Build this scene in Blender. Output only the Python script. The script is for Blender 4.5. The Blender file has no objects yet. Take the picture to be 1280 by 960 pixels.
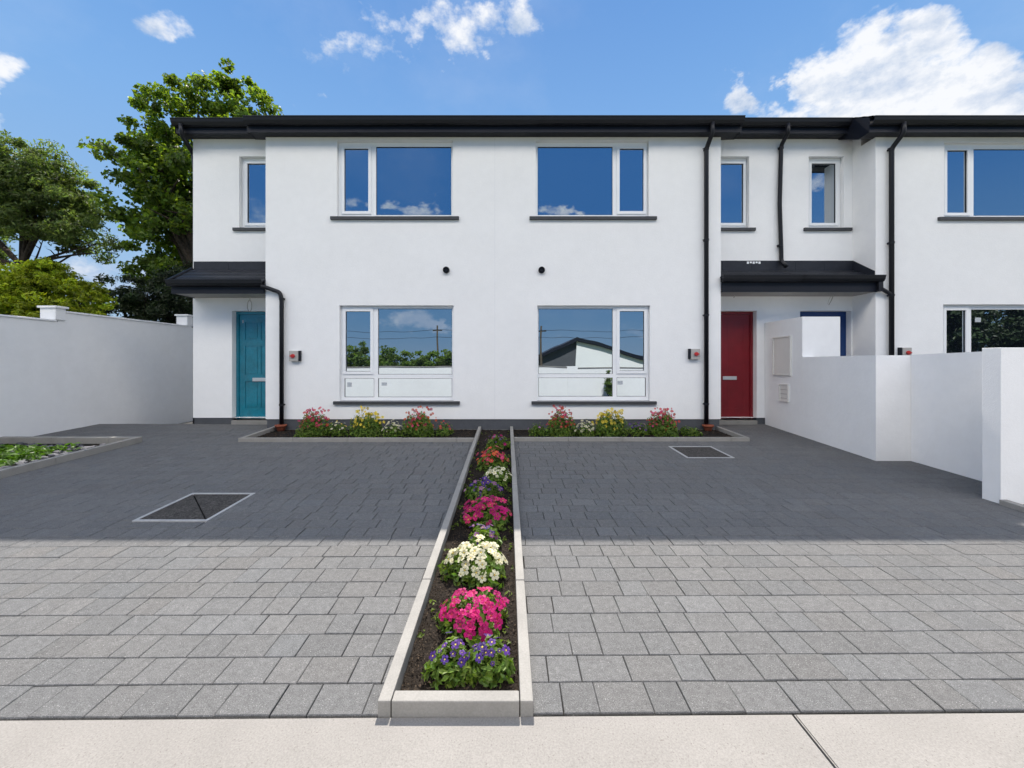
import bpy, bmesh, math, random
import numpy as np
from mathutils import Vector, Matrix
R = math.radians
random.seed(7)
rng = np.random.default_rng(7)
S = bpy.context.scene
COL = S.collection

# ------------------------------------------------------------------ camera
F = 500.0            # focal length in pixels of the 1280 px wide photograph
CZ = 1.257           # camera height above the paving at the foot of the front wall
cam_d = bpy.data.cameras.new('camera'); cam = bpy.data.objects.new('camera', cam_d); COL.objects.link(cam)
cam.location = (0, 0, CZ); cam.rotation_euler = (R(90), 0, 0)
cam_d.sensor_width = 36; cam_d.lens = 36 * F / 1280
cam_d.shift_x = 6 / 1280; cam_d.shift_y = -26 / 1280
cam_d.clip_start = 0.05; cam_d.clip_end = 3000
S.camera = cam
S.view_settings.view_transform = 'Standard'; S.view_settings.look = 'None'
S.view_settings.gamma = 1; S.view_settings.use_curve_mapping = False
S.view_settings.exposure = 1.75

# ------------------------------------------------------------------ sun and sky
SUN_EL, SUN_AZ = 55.5, -2.0      # azimuth measured from +Y towards +X
sd = Vector((math.sin(R(SUN_AZ)) * math.cos(R(SUN_EL)), math.cos(R(SUN_AZ)) * math.cos(R(SUN_EL)), math.sin(R(SUN_EL))))
sl = bpy.data.lights.new('sun', 'SUN'); sl.energy = 2.5; sl.angle = R(0.53); sl.color = (1.0, 0.93, 0.84)
so = bpy.data.objects.new('sun', sl); COL.objects.link(so); so.rotation_euler = sd.to_track_quat('Z', 'Y').to_euler()
so.location = sd * 60

W = bpy.data.worlds.new('World'); S.world = W; W.use_nodes = True
nt = W.node_tree; nt.nodes.clear(); NN = nt.nodes.new; LK = nt.links.new
def nmath(op, a, b=None, c=None, clamp=False):
    n = NN('ShaderNodeMath'); n.operation = op; n.use_clamp = clamp
    for i, v in enumerate((a, b, c)):
        if v is None: continue
        if isinstance(v, (int, float)): n.inputs[i].default_value = v
        else: LK(v, n.inputs[i])
    return n.outputs[0]
wo = NN('ShaderNodeOutputWorld'); bg = NN('ShaderNodeBackground'); LK(bg.outputs[0], wo.inputs[0])
bg.inputs[1].default_value = 0.12
sky = NN('ShaderNodeTexSky'); sky.sky_type = 'NISHITA'; sky.sun_disc = False
sky.sun_elevation = R(SUN_EL); sky.sun_rotation = R(SUN_AZ); sky.air_density = 1.0; sky.dust_density = 0.4; sky.ozone_density = 1.6
tc = NN('ShaderNodeTexCoord'); sx = NN('ShaderNodeSeparateXYZ'); LK(tc.outputs['Generated'], sx.inputs[0])
X_, Y_, Z_ = sx.outputs
ay = nmath('MAXIMUM', nmath('ABSOLUTE', Y_), 0.02)
U_ = nmath('DIVIDE', X_, ay); V_ = nmath('DIVIDE', Z_, ay)
def noise(scale, detail, rough, off=(0, 0, 0)):
    mp = NN('ShaderNodeMapping'); LK(tc.outputs['Generated'], mp.inputs[0]); mp.inputs['Location'].default_value = off
    mp.inputs['Scale'].default_value = (1, 1, 1.5)
    n = NN('ShaderNodeTexNoise'); n.inputs['Scale'].default_value = scale; n.inputs['Detail'].default_value = detail
    n.inputs['Roughness'].default_value = rough; LK(mp.outputs[0], n.inputs['Vector']); return n.outputs[0]
UW = nmath('ADD', U_, nmath('MULTIPLY', nmath('SUBTRACT', noise(9, 5, .6, (5, 1, 7)), .5), .30)); VW = nmath('ADD', V_, nmath('MULTIPLY', nmath('SUBTRACT', noise(9, 5, .6, (1, 8, 3)), .5), .22))
front = nmath('GREATER_THAN', Y_, 0.0); back = nmath('SUBTRACT', 1.0, front)
def noise(scale, detail, rough, off=(0, 0, 0)):
    mp = NN('ShaderNodeMapping'); LK(tc.outputs['Generated'], mp.inputs[0]); mp.inputs['Location'].default_value = off
    mp.inputs['Scale'].default_value = (1, 1, 1.5)
    n = NN('ShaderNodeTexNoise'); n.inputs['Scale'].default_value = scale; n.inputs['Detail'].default_value = detail
    n.inputs['Roughness'].default_value = rough; LK(mp.outputs[0], n.inputs['Vector']); return n.outputs[0]
def blobs(lst):
    acc = None
    for (px, py, a, b, gain) in lst:
        du = nmath('DIVIDE', nmath('SUBTRACT', UW, (px - 634) / F), a / F)
        dv = nmath('DIVIDE', nmath('SUBTRACT', VW, (454 - py) / F), b / F)
        d2 = nmath('ADD', nmath('MULTIPLY', du, du), nmath('MULTIPLY', dv, dv))
        m = nmath('MULTIPLY', nmath('SUBTRACT', 1.0, d2), gain)
        m = nmath('MAXIMUM', m, 0.0)
        acc = m if acc is None else nmath('MAXIMUM', acc, m)
    return acc
fb = blobs([(1125, 88, 112, 74, 1.9), (1160, 48, 72, 50, 1.6), (1160, 134, 180, 42, 1.9), (1250, 120, 75, 46, 1.5), (925, 126, 40, 28, 1.2), (1020, 100, 42, 44, 1.3), (1200, 92, 84, 56, 1.6), (1010, 146, 90, 18, 1.0),
            (560, 36, 80, 44, 1.1), (650, 18, 52, 34, 1.0), (445, 62, 84, 32, .78), (486, 24, 36, 36, .75),
            (208, 32, 44, 26, .85), (-4, 90, 52, 42, 1.3), (-4, 155, 34, 26, 1.1), (378, 136, 26, 14, .6),
            (150, 350, 120, 60, .8), (-160, 60, 120, 60, 1.0), (1500, 90, 160, 80, 1.1), (700, -160, 260, 70, .9)])
bb = blobs([(515, 264, 42, 17, 1.05), (440, 266, 30, 14, .9), (310, 262, 60, 36, .75), (700, 268, 60, 8, .6), (1000, 230, 160, 18, .5),
            (520, 402, 60, 22, .9), (795, 412, 40, 15, .9), (430, 398, 30, 16, .7), (200, 395, 140, 30, .9), (1100, 400, 180, 30, .8), (690, 425, 50, 12, .6)])
m = nmath('ADD', nmath('MULTIPLY', fb, front), nmath('MULTIPLY', bb, back))
# bright cloud bank added out of view behind the camera, fill for the facade
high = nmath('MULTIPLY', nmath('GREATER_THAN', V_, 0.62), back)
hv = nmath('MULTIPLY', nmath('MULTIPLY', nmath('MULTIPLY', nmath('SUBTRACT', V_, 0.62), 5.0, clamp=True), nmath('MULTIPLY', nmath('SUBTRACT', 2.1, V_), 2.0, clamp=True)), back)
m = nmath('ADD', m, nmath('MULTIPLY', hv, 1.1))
nz = noise(7.5, 12, .62, (3.1, 1.7, .4)); nz2 = noise(17, 8, .6, (.3, 5, 2))
dens = nmath('ADD', m, nmath('MULTIPLY', nmath('SUBTRACT', nz, .5), 3.3))
dens = nmath('ADD', dens, nmath('MULTIPLY', nmath('SUBTRACT', nz2, .5), 2.4))
gate = nmath('MULTIPLY', m, 2.6, clamp=True)
mr = NN('ShaderNodeMapRange'); mr.interpolation_type = 'SMOOTHSTEP'; mr.inputs['From Min'].default_value = .2; mr.inputs['From Max'].default_value = 1.25
LK(dens, mr.inputs['Value'])
mask = nmath('MULTIPLY', mr.outputs[0], gate, clamp=True)
# faint high wisps everywhere
wis = nmath('MULTIPLY', nmath('SUBTRACT', noise(2.2, 8, .6, (9, 2, 1)), .5), .5, clamp=True)
mask = nmath('MAXIMUM', mask, wis)
# the camera's view of the sky: Nishita evened out round the sun, deep blue high up, paler towards the horizon
def ramp(fac, els):
    r = NN('ShaderNodeValToRGB'); LK(fac, r.inputs[0]); e = r.color_ramp.elements
    while len(e) < len(els): e.new(.5)
    for q, (p, c) in zip(e, els): q.position = p; q.color = (*c, 1)
    return r.outputs[0]
def mixc(f, a, b, mode='MIX'):
    n = NN('ShaderNodeMix'); n.data_type = 'RGBA'; n.blend_type = mode
    if isinstance(f, (int, float)): n.inputs[0].default_value = f
    else: LK(f, n.inputs[0])
    LK(a, n.inputs[6]); LK(b, n.inputs[7]); return n.outputs[2]
bw_ = NN('ShaderNodeRGBToBW'); LK(sky.outputs[0], bw_.inputs[0])
inv = nmath('DIVIDE', 1.0, nmath('MAXIMUM', bw_.outputs[0], .2))
even = NN('ShaderNodeVectorMath'); even.operation = 'SCALE'; LK(sky.outputs[0], even.inputs[0]); LK(nmath('POWER', inv, .85), even.inputs['Scale'])
rf = ramp(Z_, [(0, (1.15, 1.6, 2.1)), (.25, (.72, 1.25, 2.0)), (.46, (.52, 1.1, 2.05)), (.66, (.30, .82, 1.85)), (1, (.85, 1.55, 2.7))])
rb = ramp(Z_, [(0, (.70, 1.12, 1.70)), (.10, (.38, .86, 1.55)), (.35, (.07, .47, 1.35)), (1, (.12, .5, 1.4))])
skyc = mixc(.14, mixc(back, rf, rb), even.outputs[0])
cr = NN('ShaderNodeValToRGB'); LK(nmath('ADD', noise(10, 9, .62, (2, 2, 8)), nmath('MULTIPLY', nmath('SUBTRACT', V_, .72), .30)), cr.inputs[0])
cr.color_ramp.elements[0].position = .34; cr.color_ramp.elements[0].color = (1.15, 1.45, 1.95, 1)
cr.color_ramp.elements[1].position = .55; cr.color_ramp.elements[1].color = (2.35, 2.4, 2.5, 1)
mx = NN('ShaderNodeMix'); mx.data_type = 'RGBA'; LK(mask, mx.inputs[0]); LK(skyc, mx.inputs[6]); LK(cr.outputs[0], mx.inputs[7])
fill_bank = NN('ShaderNodeRGB'); fill_bank.outputs[0].default_value = (12.5, 11.8, 10.9, 1)
LK(mixc(nmath('MULTIPLY', hv, nmath('MULTIPLY', mask, 1.0), clamp=True), mx.outputs[2], fill_bank.outputs[0]), bg.inputs[0])

# ------------------------------------------------------------------ helpers
def px(x, Y): return (x - 634) / F * Y
def pz(y, Y): return CZ + (454 - y) / F * Y
def gz(Y): return 0.038 * (Y - 7.6)            # the driveway falls gently away from the houses
def new(): return bmesh.new()
def obj(name, bm, mat, parent=None, smooth=False, loc=None):
    me = bpy.data.meshes.new(name)
    if isinstance(bm, bmesh.types.BMesh):
        bmesh.ops.recalc_face_normals(bm, faces=bm.faces); bm.to_mesh(me); bm.free()
    else:
        me.from_pydata(*bm); me.update()
    o = bpy.data.objects.new(name, me); COL.objects.link(o)
    if mat is not None:
        for mm in (mat if isinstance(mat, (list, tuple)) else [mat]): me.materials.append(mm)
    if smooth: me.polygons.foreach_set('use_smooth', [True] * len(me.polygons))
    if parent is not None:
        o.parent = parent
        o.matrix_parent_inverse = Matrix.Translation(-parent.location) if parent.rotation_euler.z == 0 else Matrix.Identity(4)
    if loc is not None: o.location = loc
    return o
def tag(o, label, cat, group=None):
    o['label'] = label; o['category'] = cat
    if group: o['group'] = group
    return o
def thing(name, label, cat, loc, group=None):
    o = bpy.data.objects.new(name, None); o.location = loc; o.empty_display_size = .2; COL.objects.link(o)
    return tag(o, label, cat, group)
def struct(o, kind='structure'): o['kind'] = kind; return o
def box(bm, x0, x1, y0, y1, z0, z1, bev=0):
    vs = [bm.verts.new(p) for p in ((x0,y0,z0),(x1,y0,z0),(x1,y1,z0),(x0,y1,z0),(x0,y0,z1),(x1,y0,z1),(x1,y1,z1),(x0,y1,z1))]
    fs = [bm.faces.new([vs[i] for i in q]) for q in ((0,3,2,1),(4,5,6,7),(0,1,5,4),(1,2,6,5),(2,3,7,6),(3,0,4,7))]
    if bev:
        es = list({e for f in fs for e in f.edges})
        bmesh.ops.bevel(bm, geom=es, offset=bev, segments=2, affect='EDGES', profile=.6)
def quad(bm, *ps): return bm.faces.new([bm.verts.new(p) for p in ps])
def prism_x(bm, prof, x0, x1):
    a = [bm.verts.new((x0, y, z)) for y, z in prof]; b = [bm.verts.new((x1, y, z)) for y, z in prof]
    n = len(prof)
    for i in range(n): bm.faces.new((a[i], a[(i+1) % n], b[(i+1) % n], b[i]))
    bm.faces.new(a[::-1]); bm.faces.new(b)
def prism_y(bm, prof, y0, y1):
    a = [bm.verts.new((x, y0, z)) for x, z in prof]; b = [bm.verts.new((x, y1, z)) for x, z in prof]
    n = len(prof)
    for i in range(n): bm.faces.new((a[i], a[(i+1) % n], b[(i+1) % n], b[i]))
    bm.faces.new(a[::-1]); bm.faces.new(b)
def prism_z(bm, prof, z0, z1):
    a = [bm.verts.new((x, y, z0)) for x, y in prof]; b = [bm.verts.new((x, y, z1)) for x, y in prof]
    n = len(prof)
    for i in range(n): bm.faces.new((a[i], a[(i+1) % n], b[(i+1) % n], b[i]))
    bm.faces.new(a[::-1]); bm.faces.new(b)
def tube(bm, pts, r, n=12, cap=True):
    pts = [Vector(p) for p in pts]; rs = r if isinstance(r, (list, tuple)) else [r] * len(pts)
    rings = []; up = None
    for i, p in enumerate(pts):
        if i == 0: d = pts[1] - p
        elif i == len(pts) - 1: d = p - pts[-2]
        else: d = (pts[i+1] - p).normalized() + (p - pts[i-1]).normalized()
        d.normalize()
        if up is None: up = d.orthogonal().normalized()
        else: up = (up - d * up.dot(d)).normalized()
        s = d.cross(up)
        rings.append([bm.verts.new(p + (up * math.cos(2*math.pi*k/n) + s * math.sin(2*math.pi*k/n)) * rs[i]) for k in range(n)])
    for a, b in zip(rings, rings[1:]):
        for k in range(n): bm.faces.new((a[k], a[(k+1) % n], b[(k+1) % n], b[k]))
    if cap: bm.faces.new(rings[0][::-1]); bm.faces.new(rings[-1])
def smooth_path(pts, k=4, rad=.05):
    out = [Vector(pts[0])]
    for i in range(1, len(pts) - 1):
        a, b, c = Vector(pts[i-1]), Vector(pts[i]), Vector(pts[i+1])
        p = b + (a - b).normalized() * min(rad, (a-b).length*.45); q = b + (c - b).normalized() * min(rad, (c-b).length*.45)
        for t in range(k + 1):
            t /= k; out.append(p*(1-t)**2 + b*2*t*(1-t) + q*t*t)
    out.append(Vector(pts[-1])); return out
def panel(bm, x0, x1, z0, z1, Y, holes, depth=.3, back=True):
    """wall panel facing -Y with rectangular openings and their reveals"""
    xs = sorted({x0, x1, *[h[0] for h in holes], *[h[1] for h in holes]}); zs = sorted({z0, z1, *[h[2] for h in holes], *[h[3] for h in holes]})
    xs = [x for x in xs if x0 <= x <= x1]; zs = [z for z in zs if z0 <= z <= z1]
    def inh(x, z): return any(h[0] < x < h[1] and h[2] < z < h[3] for h in holes)
    for a, b in zip(xs, xs[1:]):
        for c, d in zip(zs, zs[1:]):
            if inh((a+b)/2, (c+d)/2): continue
            quad(bm, (a,Y,c),(b,Y,c),(b,Y,d),(a,Y,d))
            if back: quad(bm, (a,Y+depth,c),(a,Y+depth,d),(b,Y+depth,d),(b,Y+depth,c))
    for h in holes:
        a, b, c, d = h
        quad(bm, (a,Y,c),(a,Y,d),(a,Y+depth,d),(a,Y+depth,c)); quad(bm, (b,Y,c),(b,Y+depth,c),(b,Y+depth,d),(b,Y,d))
        quad(bm, (a,Y,d),(b,Y,d),(b,Y+depth,d),(a,Y+depth,d)); quad(bm, (a,Y,c),(a,Y+depth,c),(b,Y+depth,c),(b,Y,c))
    quad(bm, (x0,Y,z0),(x0,Y,z1),(x0,Y+depth,z1),(x0,Y+depth,z0)); quad(bm, (x1,Y,z0),(x1,Y+depth,z0),(x1,Y+depth,z1),(x1,Y,z1))
    quad(bm, (x0,Y,z0),(x0,Y+depth,z0),(x1,Y+depth,z0),(x1,Y,z0)); quad(bm, (x0,Y,z1),(x1,Y,z1),(x1,Y+depth,z1),(x0,Y+depth,z1))
    bmesh.ops.remove_doubles(bm, verts=bm.verts, dist=1e-5)

# ------------------------------------------------------------------ materials
MATS = {}
def mat(name, col, rough=.6, spec=.4, n1=None, bump=None, var=0, attr=None, metallic=0, coat=0, trans=None, n2=None, speck=None):
    """n1: (scale, amount) colour mottling; n2 second one; speck (scale, threshold, colour); bump: list of (scale, strength, distance)"""
    m = bpy.data.materials.new(name); m.use_nodes = True; t = m.node_tree; b = t.nodes['Principled BSDF']
    b.inputs['Roughness'].default_value = rough; b.inputs['Specular IOR Level'].default_value = spec; b.inputs['Metallic'].default_value = metallic
    b.inputs['Coat Weight'].default_value = coat
    t_c = t.nodes.new('ShaderNodeTexCoord'); c = None
    base = t.nodes.new('ShaderNodeRGB'); base.outputs[0].default_value = (*col, 1); c = base.outputs[0]
    if attr:
        a = t.nodes.new('ShaderNodeAttribute'); a.attribute_name = attr
        mm = t.nodes.new('ShaderNodeMix'); mm.data_type = 'RGBA'; mm.blend_type = 'MULTIPLY'; mm.inputs[0].default_value = 1
        t.links.new(c, mm.inputs[6]); t.links.new(a.outputs['Color'], mm.inputs[7]); c = mm.outputs[2]
    for nn in (n1, n2):
        if not nn: continue
        no = t.nodes.new('ShaderNodeTexNoise'); no.inputs['Scale'].default_value = nn[0]; no.inputs['Detail'].default_value = 6; no.inputs['Roughness'].default_value = .6
        t.links.new(t_c.outputs['Object'], no.inputs['Vector'])
        r = t.nodes.new('ShaderNodeMapRange'); r.inputs['From Min'].default_value = .3; r.inputs['From Max'].default_value = .7
        r.inputs['To Min'].default_value = 1 - nn[1]; r.inputs['To Max'].default_value = 1 + nn[1]; t.links.new(no.outputs[0], r.inputs['Value'])
        mm = t.nodes.new('ShaderNodeVectorMath'); mm.operation = 'SCALE'; t.links.new(c, mm.inputs[0]); t.links.new(r.outputs[0], mm.inputs['Scale']); c = mm.outputs[0]
    if speck:
        no = t.nodes.new('ShaderNodeTexNoise'); no.inputs['Scale'].default_value = speck[0]; no.inputs['Detail'].default_value = 2
        t.links.new(t_c.outputs['Object'], no.inputs['Vector'])
        r = t.nodes.new('ShaderNodeMapRange'); r.inputs['From Min'].default_value = speck[1]; r.inputs['From Max'].default_value = speck[1] + .05
        t.links.new(no.outputs[0], r.inputs['Value'])
        mm = t.nodes.new('ShaderNodeMix'); mm.data_type = 'RGBA'; t.links.new(r.outputs[0], mm.inputs[0]); t.links.new(c, mm.inputs[6]); mm.inputs[7].default_value = (*speck[2], 1); c = mm.outputs[2]
    t.links.new(c, b.inputs['Base Color'])
    prev = None
    for bb_ in (bump or []):
        no = t.nodes.new('ShaderNodeTexNoise'); no.inputs['Scale'].default_value = bb_[0]; no.inputs['Detail'].default_value = 4
        t.links.new(t_c.outputs['Object'], no.inputs['Vector'])
        bu = t.nodes.new('ShaderNodeBump'); bu.inputs['Strength'].default_value = bb_[1]; bu.inputs['Distance'].default_value = bb_[2]
        t.links.new(no.outputs[0], bu.inputs['Height'])
        if prev: t.links.new(prev, bu.inputs['Normal'])
        prev = bu.outputs[0]
    if prev: t.links.new(prev, b.inputs['Normal'])
    if trans:
        tr = t.nodes.new('ShaderNodeBsdfTranslucent'); ms = t.nodes.new('ShaderNodeMixShader'); ms.inputs[0].default_value = trans[0]
        tv = t.nodes.new('ShaderNodeVectorMath'); tv.operation = 'MULTIPLY'; t.links.new(c, tv.inputs[0]); tv.inputs[1].default_value = trans[1]
        t.links.new(tv.outputs[0], tr.inputs[0]); t.links.new(b.outputs[0], ms.inputs[1]); t.links.new(tr.outputs[0], ms.inputs[2])
        t.links.new(ms.outputs[0], t.nodes['Material Output'].inputs[0])
    MATS[name] = m; return m
M_render = mat('white_render', (.82, .82, .815), .85, .2, n1=(1.1, .02), n2=(7, .015), bump=[(150, .6, .005), (30, .25, .008)])
M_bound = mat('boundary_render', (.76, .765, .77), .88, .2, n1=(.9, .035), n2=(6, .02), bump=[(200, .35, .004), (22, .25, .008)])
M_plinth = mat('plinth_render', (.075, .08, .09), .8, .3, n1=(3, .12), n2=(25, .06), bump=[(120, .3, .003)])
M_pvc = mat('white_upvc', (.82, .83, .84), .28, .5)
M_black = mat('black_pvc', (.007, .008, .012), .45, .3, n1=(4, .15))
M_fascia = mat('dark_fascia', (.007, .009, .016), .5, .25, n1=(3, .12))
M_sill = mat('dark_sill', (.045, .047, .052), .6, .4, n1=(14, .15), bump=[(150, .2, .002)])
M_slate = mat('roof_slate', (.012, .014, .02), .55, .35, n1=(6, .25), attr='tint', bump=[(90, .3, .004)])
M_lead = mat('flashing', (.014, .017, .026), .55, .35, n1=(8, .2), bump=[(14, .4, .01)])
M_soffit = mat('soffit_board', (.30, .285, .26), .55, .4)
M_soffitd = mat('soffit_board_dark', (.014, .015, .02), .6, .4)
M_paver = mat('paver', (.122, .122, .1215), .88, .2, attr='tint', n1=(32, .15), n2=(240, .45), speck=(200, .66, (.32, .32, .31)), bump=[(260, .7, .003), (40, .4, .004)])
M_joint = mat('joint_sand', (.016, .015, .014), .95, .1, n1=(40, .3), bump=[(300, .5, .003)])
M_conc = mat('footpath_concrete', (.236, .224, .208), .85, .25, n1=(2.5, .07), n2=(140, .16), speck=(150, .66, (.15, .135, .12)), bump=[(190, .4, .002), (6, .2, .004)])
M_kerb = mat('kerb_concrete', (.262, .252, .233), .85, .25, n1=(5, .1), n2=(120, .1), speck=(210, .68, (.22, .21, .19)), bump=[(220, .4, .002), (20, .3, .003)])
M_soil = mat('soil', (.020, .0155, .012), .95, .15, n1=(30, .45), n2=(160, .45), bump=[(120, 1, .01), (25, .8, .02)])
M_asphalt = mat('asphalt', (.055, .055, .056), .9, .2, n1=(3, .1), n2=(200, .25), bump=[(180, .5, .004)])
M_cover = mat('hatch_infill', (.062, .058, .054), .95, .12, n1=(24, .35), n2=(75, .65), speck=(90, .70, (.16, .15, .14)), bump=[(150, .6, .004)])
M_galv = mat('hatch_frame', (.38, .38, .38), .6, .5, n1=(30, .15))
M_teal = mat('teal_paint', (.001, .16, .23), .33, .5, n1=(6, .2), bump=[(7, .7, .02), (22, .5, .008)], coat=.6)
M_red = mat('red_paint', (.17, .006, .012), .4, .4, n1=(5, .1), bump=[(12, .12, .004)])
M_blue = mat('blue_paint', (.006, .035, .14), .45, .4)
M_chrome = mat('letterplate_metal', (.62, .64, .66), .3, .5, metallic=.6)
M_terra = mat('terracotta', (.26, .075, .04), .75, .3, n1=(30, .2))
M_boxgrey = mat('isolator_grey', (.38, .37, .35), .5, .4)
M_redplastic = mat('red_plastic', (.45, .02, .02), .35, .5)
M_dark = mat('dark_void', (.006, .006, .007), .9, .1)
M_cable = mat('cable_grey', (.45, .43, .40), .5, .4)
M_meter = mat('meter_box_door', (.66, .65, .62), .45, .4, n1=(3, .03))
M_stone = mat('rubble_stone', (.10, .10, .11), .85, .3, n1=(6, .5), bump=[(60, .5, .005)])
M_bark = mat('bark', (.055, .042, .032), .9, .2, n1=(14, .4), bump=[(30, 1, .03)])
M_grass = mat('rough_ground', (.10, .12, .05), .95, .1, n1=(.5, .3), n2=(12, .3))
M_timber = mat('pole_timber', (.10, .08, .06), .9, .2, n1=(10, .3))
M_sticker = mat('paper_sticker', (.42, .45, .48), .6, .3)
def leafmat(name, col, tr=(1.3, 1.5, .5), w=.4, rough=.5):
    return mat(name, col, rough, .35, attr='tint', trans=(w, tr))
M_leafA = leafmat('leaf_olive', (.105, .150, .050), (1.6, 1.7, .7), .45)
M_leafB = leafmat('leaf_broad', (.088, .150, .028), (2.1, 1.9, .5), .5)
M_leafBush = leafmat('leaf_yellowgreen', (.27, .34, .03), (1.7, 1.6, .35), .5)
M_leafDark = leafmat('leaf_conifer', (.020, .036, .012), w=.2)
M_leafP = leafmat('leaf_bedding', (.085, .150, .024), (1.3, 1.5, .5), .35)
M_leafW = leafmat('leaf_weed', (.065, .135, .022), (1.3, 1.5, .5), .35)
M_mulch = leafmat('mulch_chip', (.055, .040, .028), (1, 1, 1), .05, .9)
def petal(name, col):
    m = mat(name, col, .55, .3, trans=(.35, (1.1, 1.0, 1.0))); t = m.node_tree; b = t.nodes['Principled BSDF']; lk = b.inputs['Base Color'].links[0].from_socket
    oi = t.nodes.new('ShaderNodeObjectInfo'); h = t.nodes.new('ShaderNodeHueSaturation'); r1 = t.nodes.new('ShaderNodeMapRange'); r1.inputs['To Min'].default_value = .6; r1.inputs['To Max'].default_value = 1.25
    r2 = t.nodes.new('ShaderNodeMapRange'); r2.inputs['To Min'].default_value = .49; r2.inputs['To Max'].default_value = .508; fr = t.nodes.new('ShaderNodeMath'); fr.operation = 'FRACT'; mu = t.nodes.new('ShaderNodeMath'); mu.operation = 'MULTIPLY'; mu.inputs[1].default_value = 7.3
    t.links.new(oi.outputs['Random'], r1.inputs['Value']); t.links.new(oi.outputs['Random'], mu.inputs[0]); t.links.new(mu.outputs[0], fr.inputs[0]); t.links.new(fr.outputs[0], r2.inputs['Value'])
    t.links.new(r1.outputs[0], h.inputs['Value']); t.links.new(r2.outputs[0], h.inputs['Hue']); t.links.new(lk, h.inputs['Color']); t.links.new(h.outputs[0], b.inputs['Base Color'])
    for n in t.nodes:
        if n.type == 'VECT_MATH' and n.operation == 'MULTIPLY': t.links.new(h.outputs[0], n.inputs[0])
    return m
PET = dict(magenta=petal('petal_magenta', (.48, .008, .14)), white=petal('petal_white', (.66, .64, .44)), purple=petal('petal_purple', (.085, .03, .22)),
           red=petal('petal_red', (.50, .035, .045)), pinkred=petal('petal_pinkred', (.55, .03, .13)), yellow=petal('petal_yellow', (.70, .55, .05)),
           orange=petal('petal_orange', (.66, .10, .04)), mauve=petal('petal_mauve', (.30, .12, .28)))
M_eye = mat('flower_eye', (.5, .36, .05), .6)
def glassmat(name, refl, tint, base=(.010, .014, .02)):
    m = bpy.data.materials.new(name); m.use_nodes = True; t = m.node_tree; t.nodes.clear()
    o = t.nodes.new('ShaderNodeOutputMaterial'); mx_ = t.nodes.new('ShaderNodeMixShader'); fr = t.nodes.new('ShaderNodeFresnel'); fr.inputs[0].default_value = 1.5
    a = t.nodes.new('ShaderNodeMath'); a.operation = 'ADD'; a.use_clamp = True; a.inputs[1].default_value = refl; t.links.new(fr.outputs[0], a.inputs[0])
    d = t.nodes.new('ShaderNodeBsdfDiffuse'); d.inputs[0].default_value = (*base, 1); g = t.nodes.new('ShaderNodeBsdfGlossy'); g.inputs['Color'].default_value = (*tint, 1); g.inputs['Roughness'].default_value = .004
    tcx = t.nodes.new('ShaderNodeTexCoord'); no = t.nodes.new('ShaderNodeTexNoise'); no.inputs['Scale'].default_value = 1.3; no.inputs['Detail'].default_value = 1
    bu = t.nodes.new('ShaderNodeBump'); bu.inputs['Strength'].default_value = .08; bu.inputs['Distance'].default_value = .02
    t.links.new(tcx.outputs['Object'], no.inputs[0]); t.links.new(no.outputs[0], bu.inputs['Height']); t.links.new(bu.outputs[0], g.inputs['Normal'])
    t.links.new(a.outputs[0], mx_.inputs[0]); t.links.new(d.outputs[0], mx_.inputs[1]); t.links.new(g.outputs[0], mx_.inputs[2]); t.links.new(mx_.outputs[0], o.inputs[0]); return m
M_glass = glassmat('window_glass', .50, (.86, .94, 1.0))

def tint_attr(o, cols):
    """cols: one rgb per face"""
    me = o.data; a = me.attributes.new('tint', 'FLOAT_COLOR', 'CORNER')
    tot = np.empty(len(me.polygons), dtype=np.int32); me.polygons.foreach_get('loop_total', tot)
    arr = np.ones((len(me.loops), 4), dtype=np.float32); arr[:, :3] = np.repeat(np.asarray(cols, dtype=np.float32), tot, axis=0)
    a.data.foreach_set('color', arr.ravel())

# ------------------------------------------------------------------ depths of the planes of the terrace
YF, YR = 7.60, 8.11
X_L, X_A, X_J, X_B, X_P, X_C, X_E = -6.37, px(332, YF), px(618.5, YF), px(901, YF), 5.55, px(1094.5, YF), 11.3
ZF, ZR = 5.551, 5.80
SLOPE = .53
Y1 = 1.69     # front edge of the paving
SH = .0086    # tiny skew of the paving against the houses
def py_(X, Y): return Y + SH * X * max(0, 1 - (Y - Y1) / 5)

# ------------------------------------------------------------------ ground, footpath, road
bm = new(); quad(bm, (-400,-400,-.62),(400,-400,-.62),(400,400,-.62),(-400,400,-.62)); struct(obj('ground', bm, M_grass))
bm = new(); box(bm, -60, 60, 8.155, 60, -.6, -.27); struct(obj('back_ground', bm, M_asphalt))
# footpath slabs with open joints
bm = new()
js = [-12, -8.8, -5.45, -2.13, 1.21, 4.55, 7.9, 11.2, 14.5]
for a, b in zip(js, js[1:]):
    za, g = -.2275, .005
    v = [(a+g, .35, za-.02), (b-g, .35, za-.02), (b-g, py_(b, Y1)-.006, za), (a+g, py_(a, Y1)-.006, za)]
    lo = [bm.verts.new((p[0], p[1], -.5)) for p in v]; hi = [bm.verts.new(p) for p in v]
    top = bm.faces.new(hi)
    for i in range(4): bm.faces.new((lo[i], lo[(i+1) % 4], hi[(i+1) % 4], hi[i]))
    bmesh.ops.bevel(bm, geom=list(top.edges), offset=.005, segments=2, affect='EDGES')
struct(obj('footpath', bm, M_conc))
bm = new(); box(bm, -30, 30, .22, .345, -.55, -.25, .012); struct(obj('road_kerb', bm, M_kerb))
bm = new(); box(bm, -60, 60, -3.6, .215, -.58, -.36); struct(obj('road', bm, M_asphalt))
bm = new(); box(bm, -12, 14.5, .35, 8.15, -.56, -.265)
struct(obj('path_base', bm, M_joint))

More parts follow.
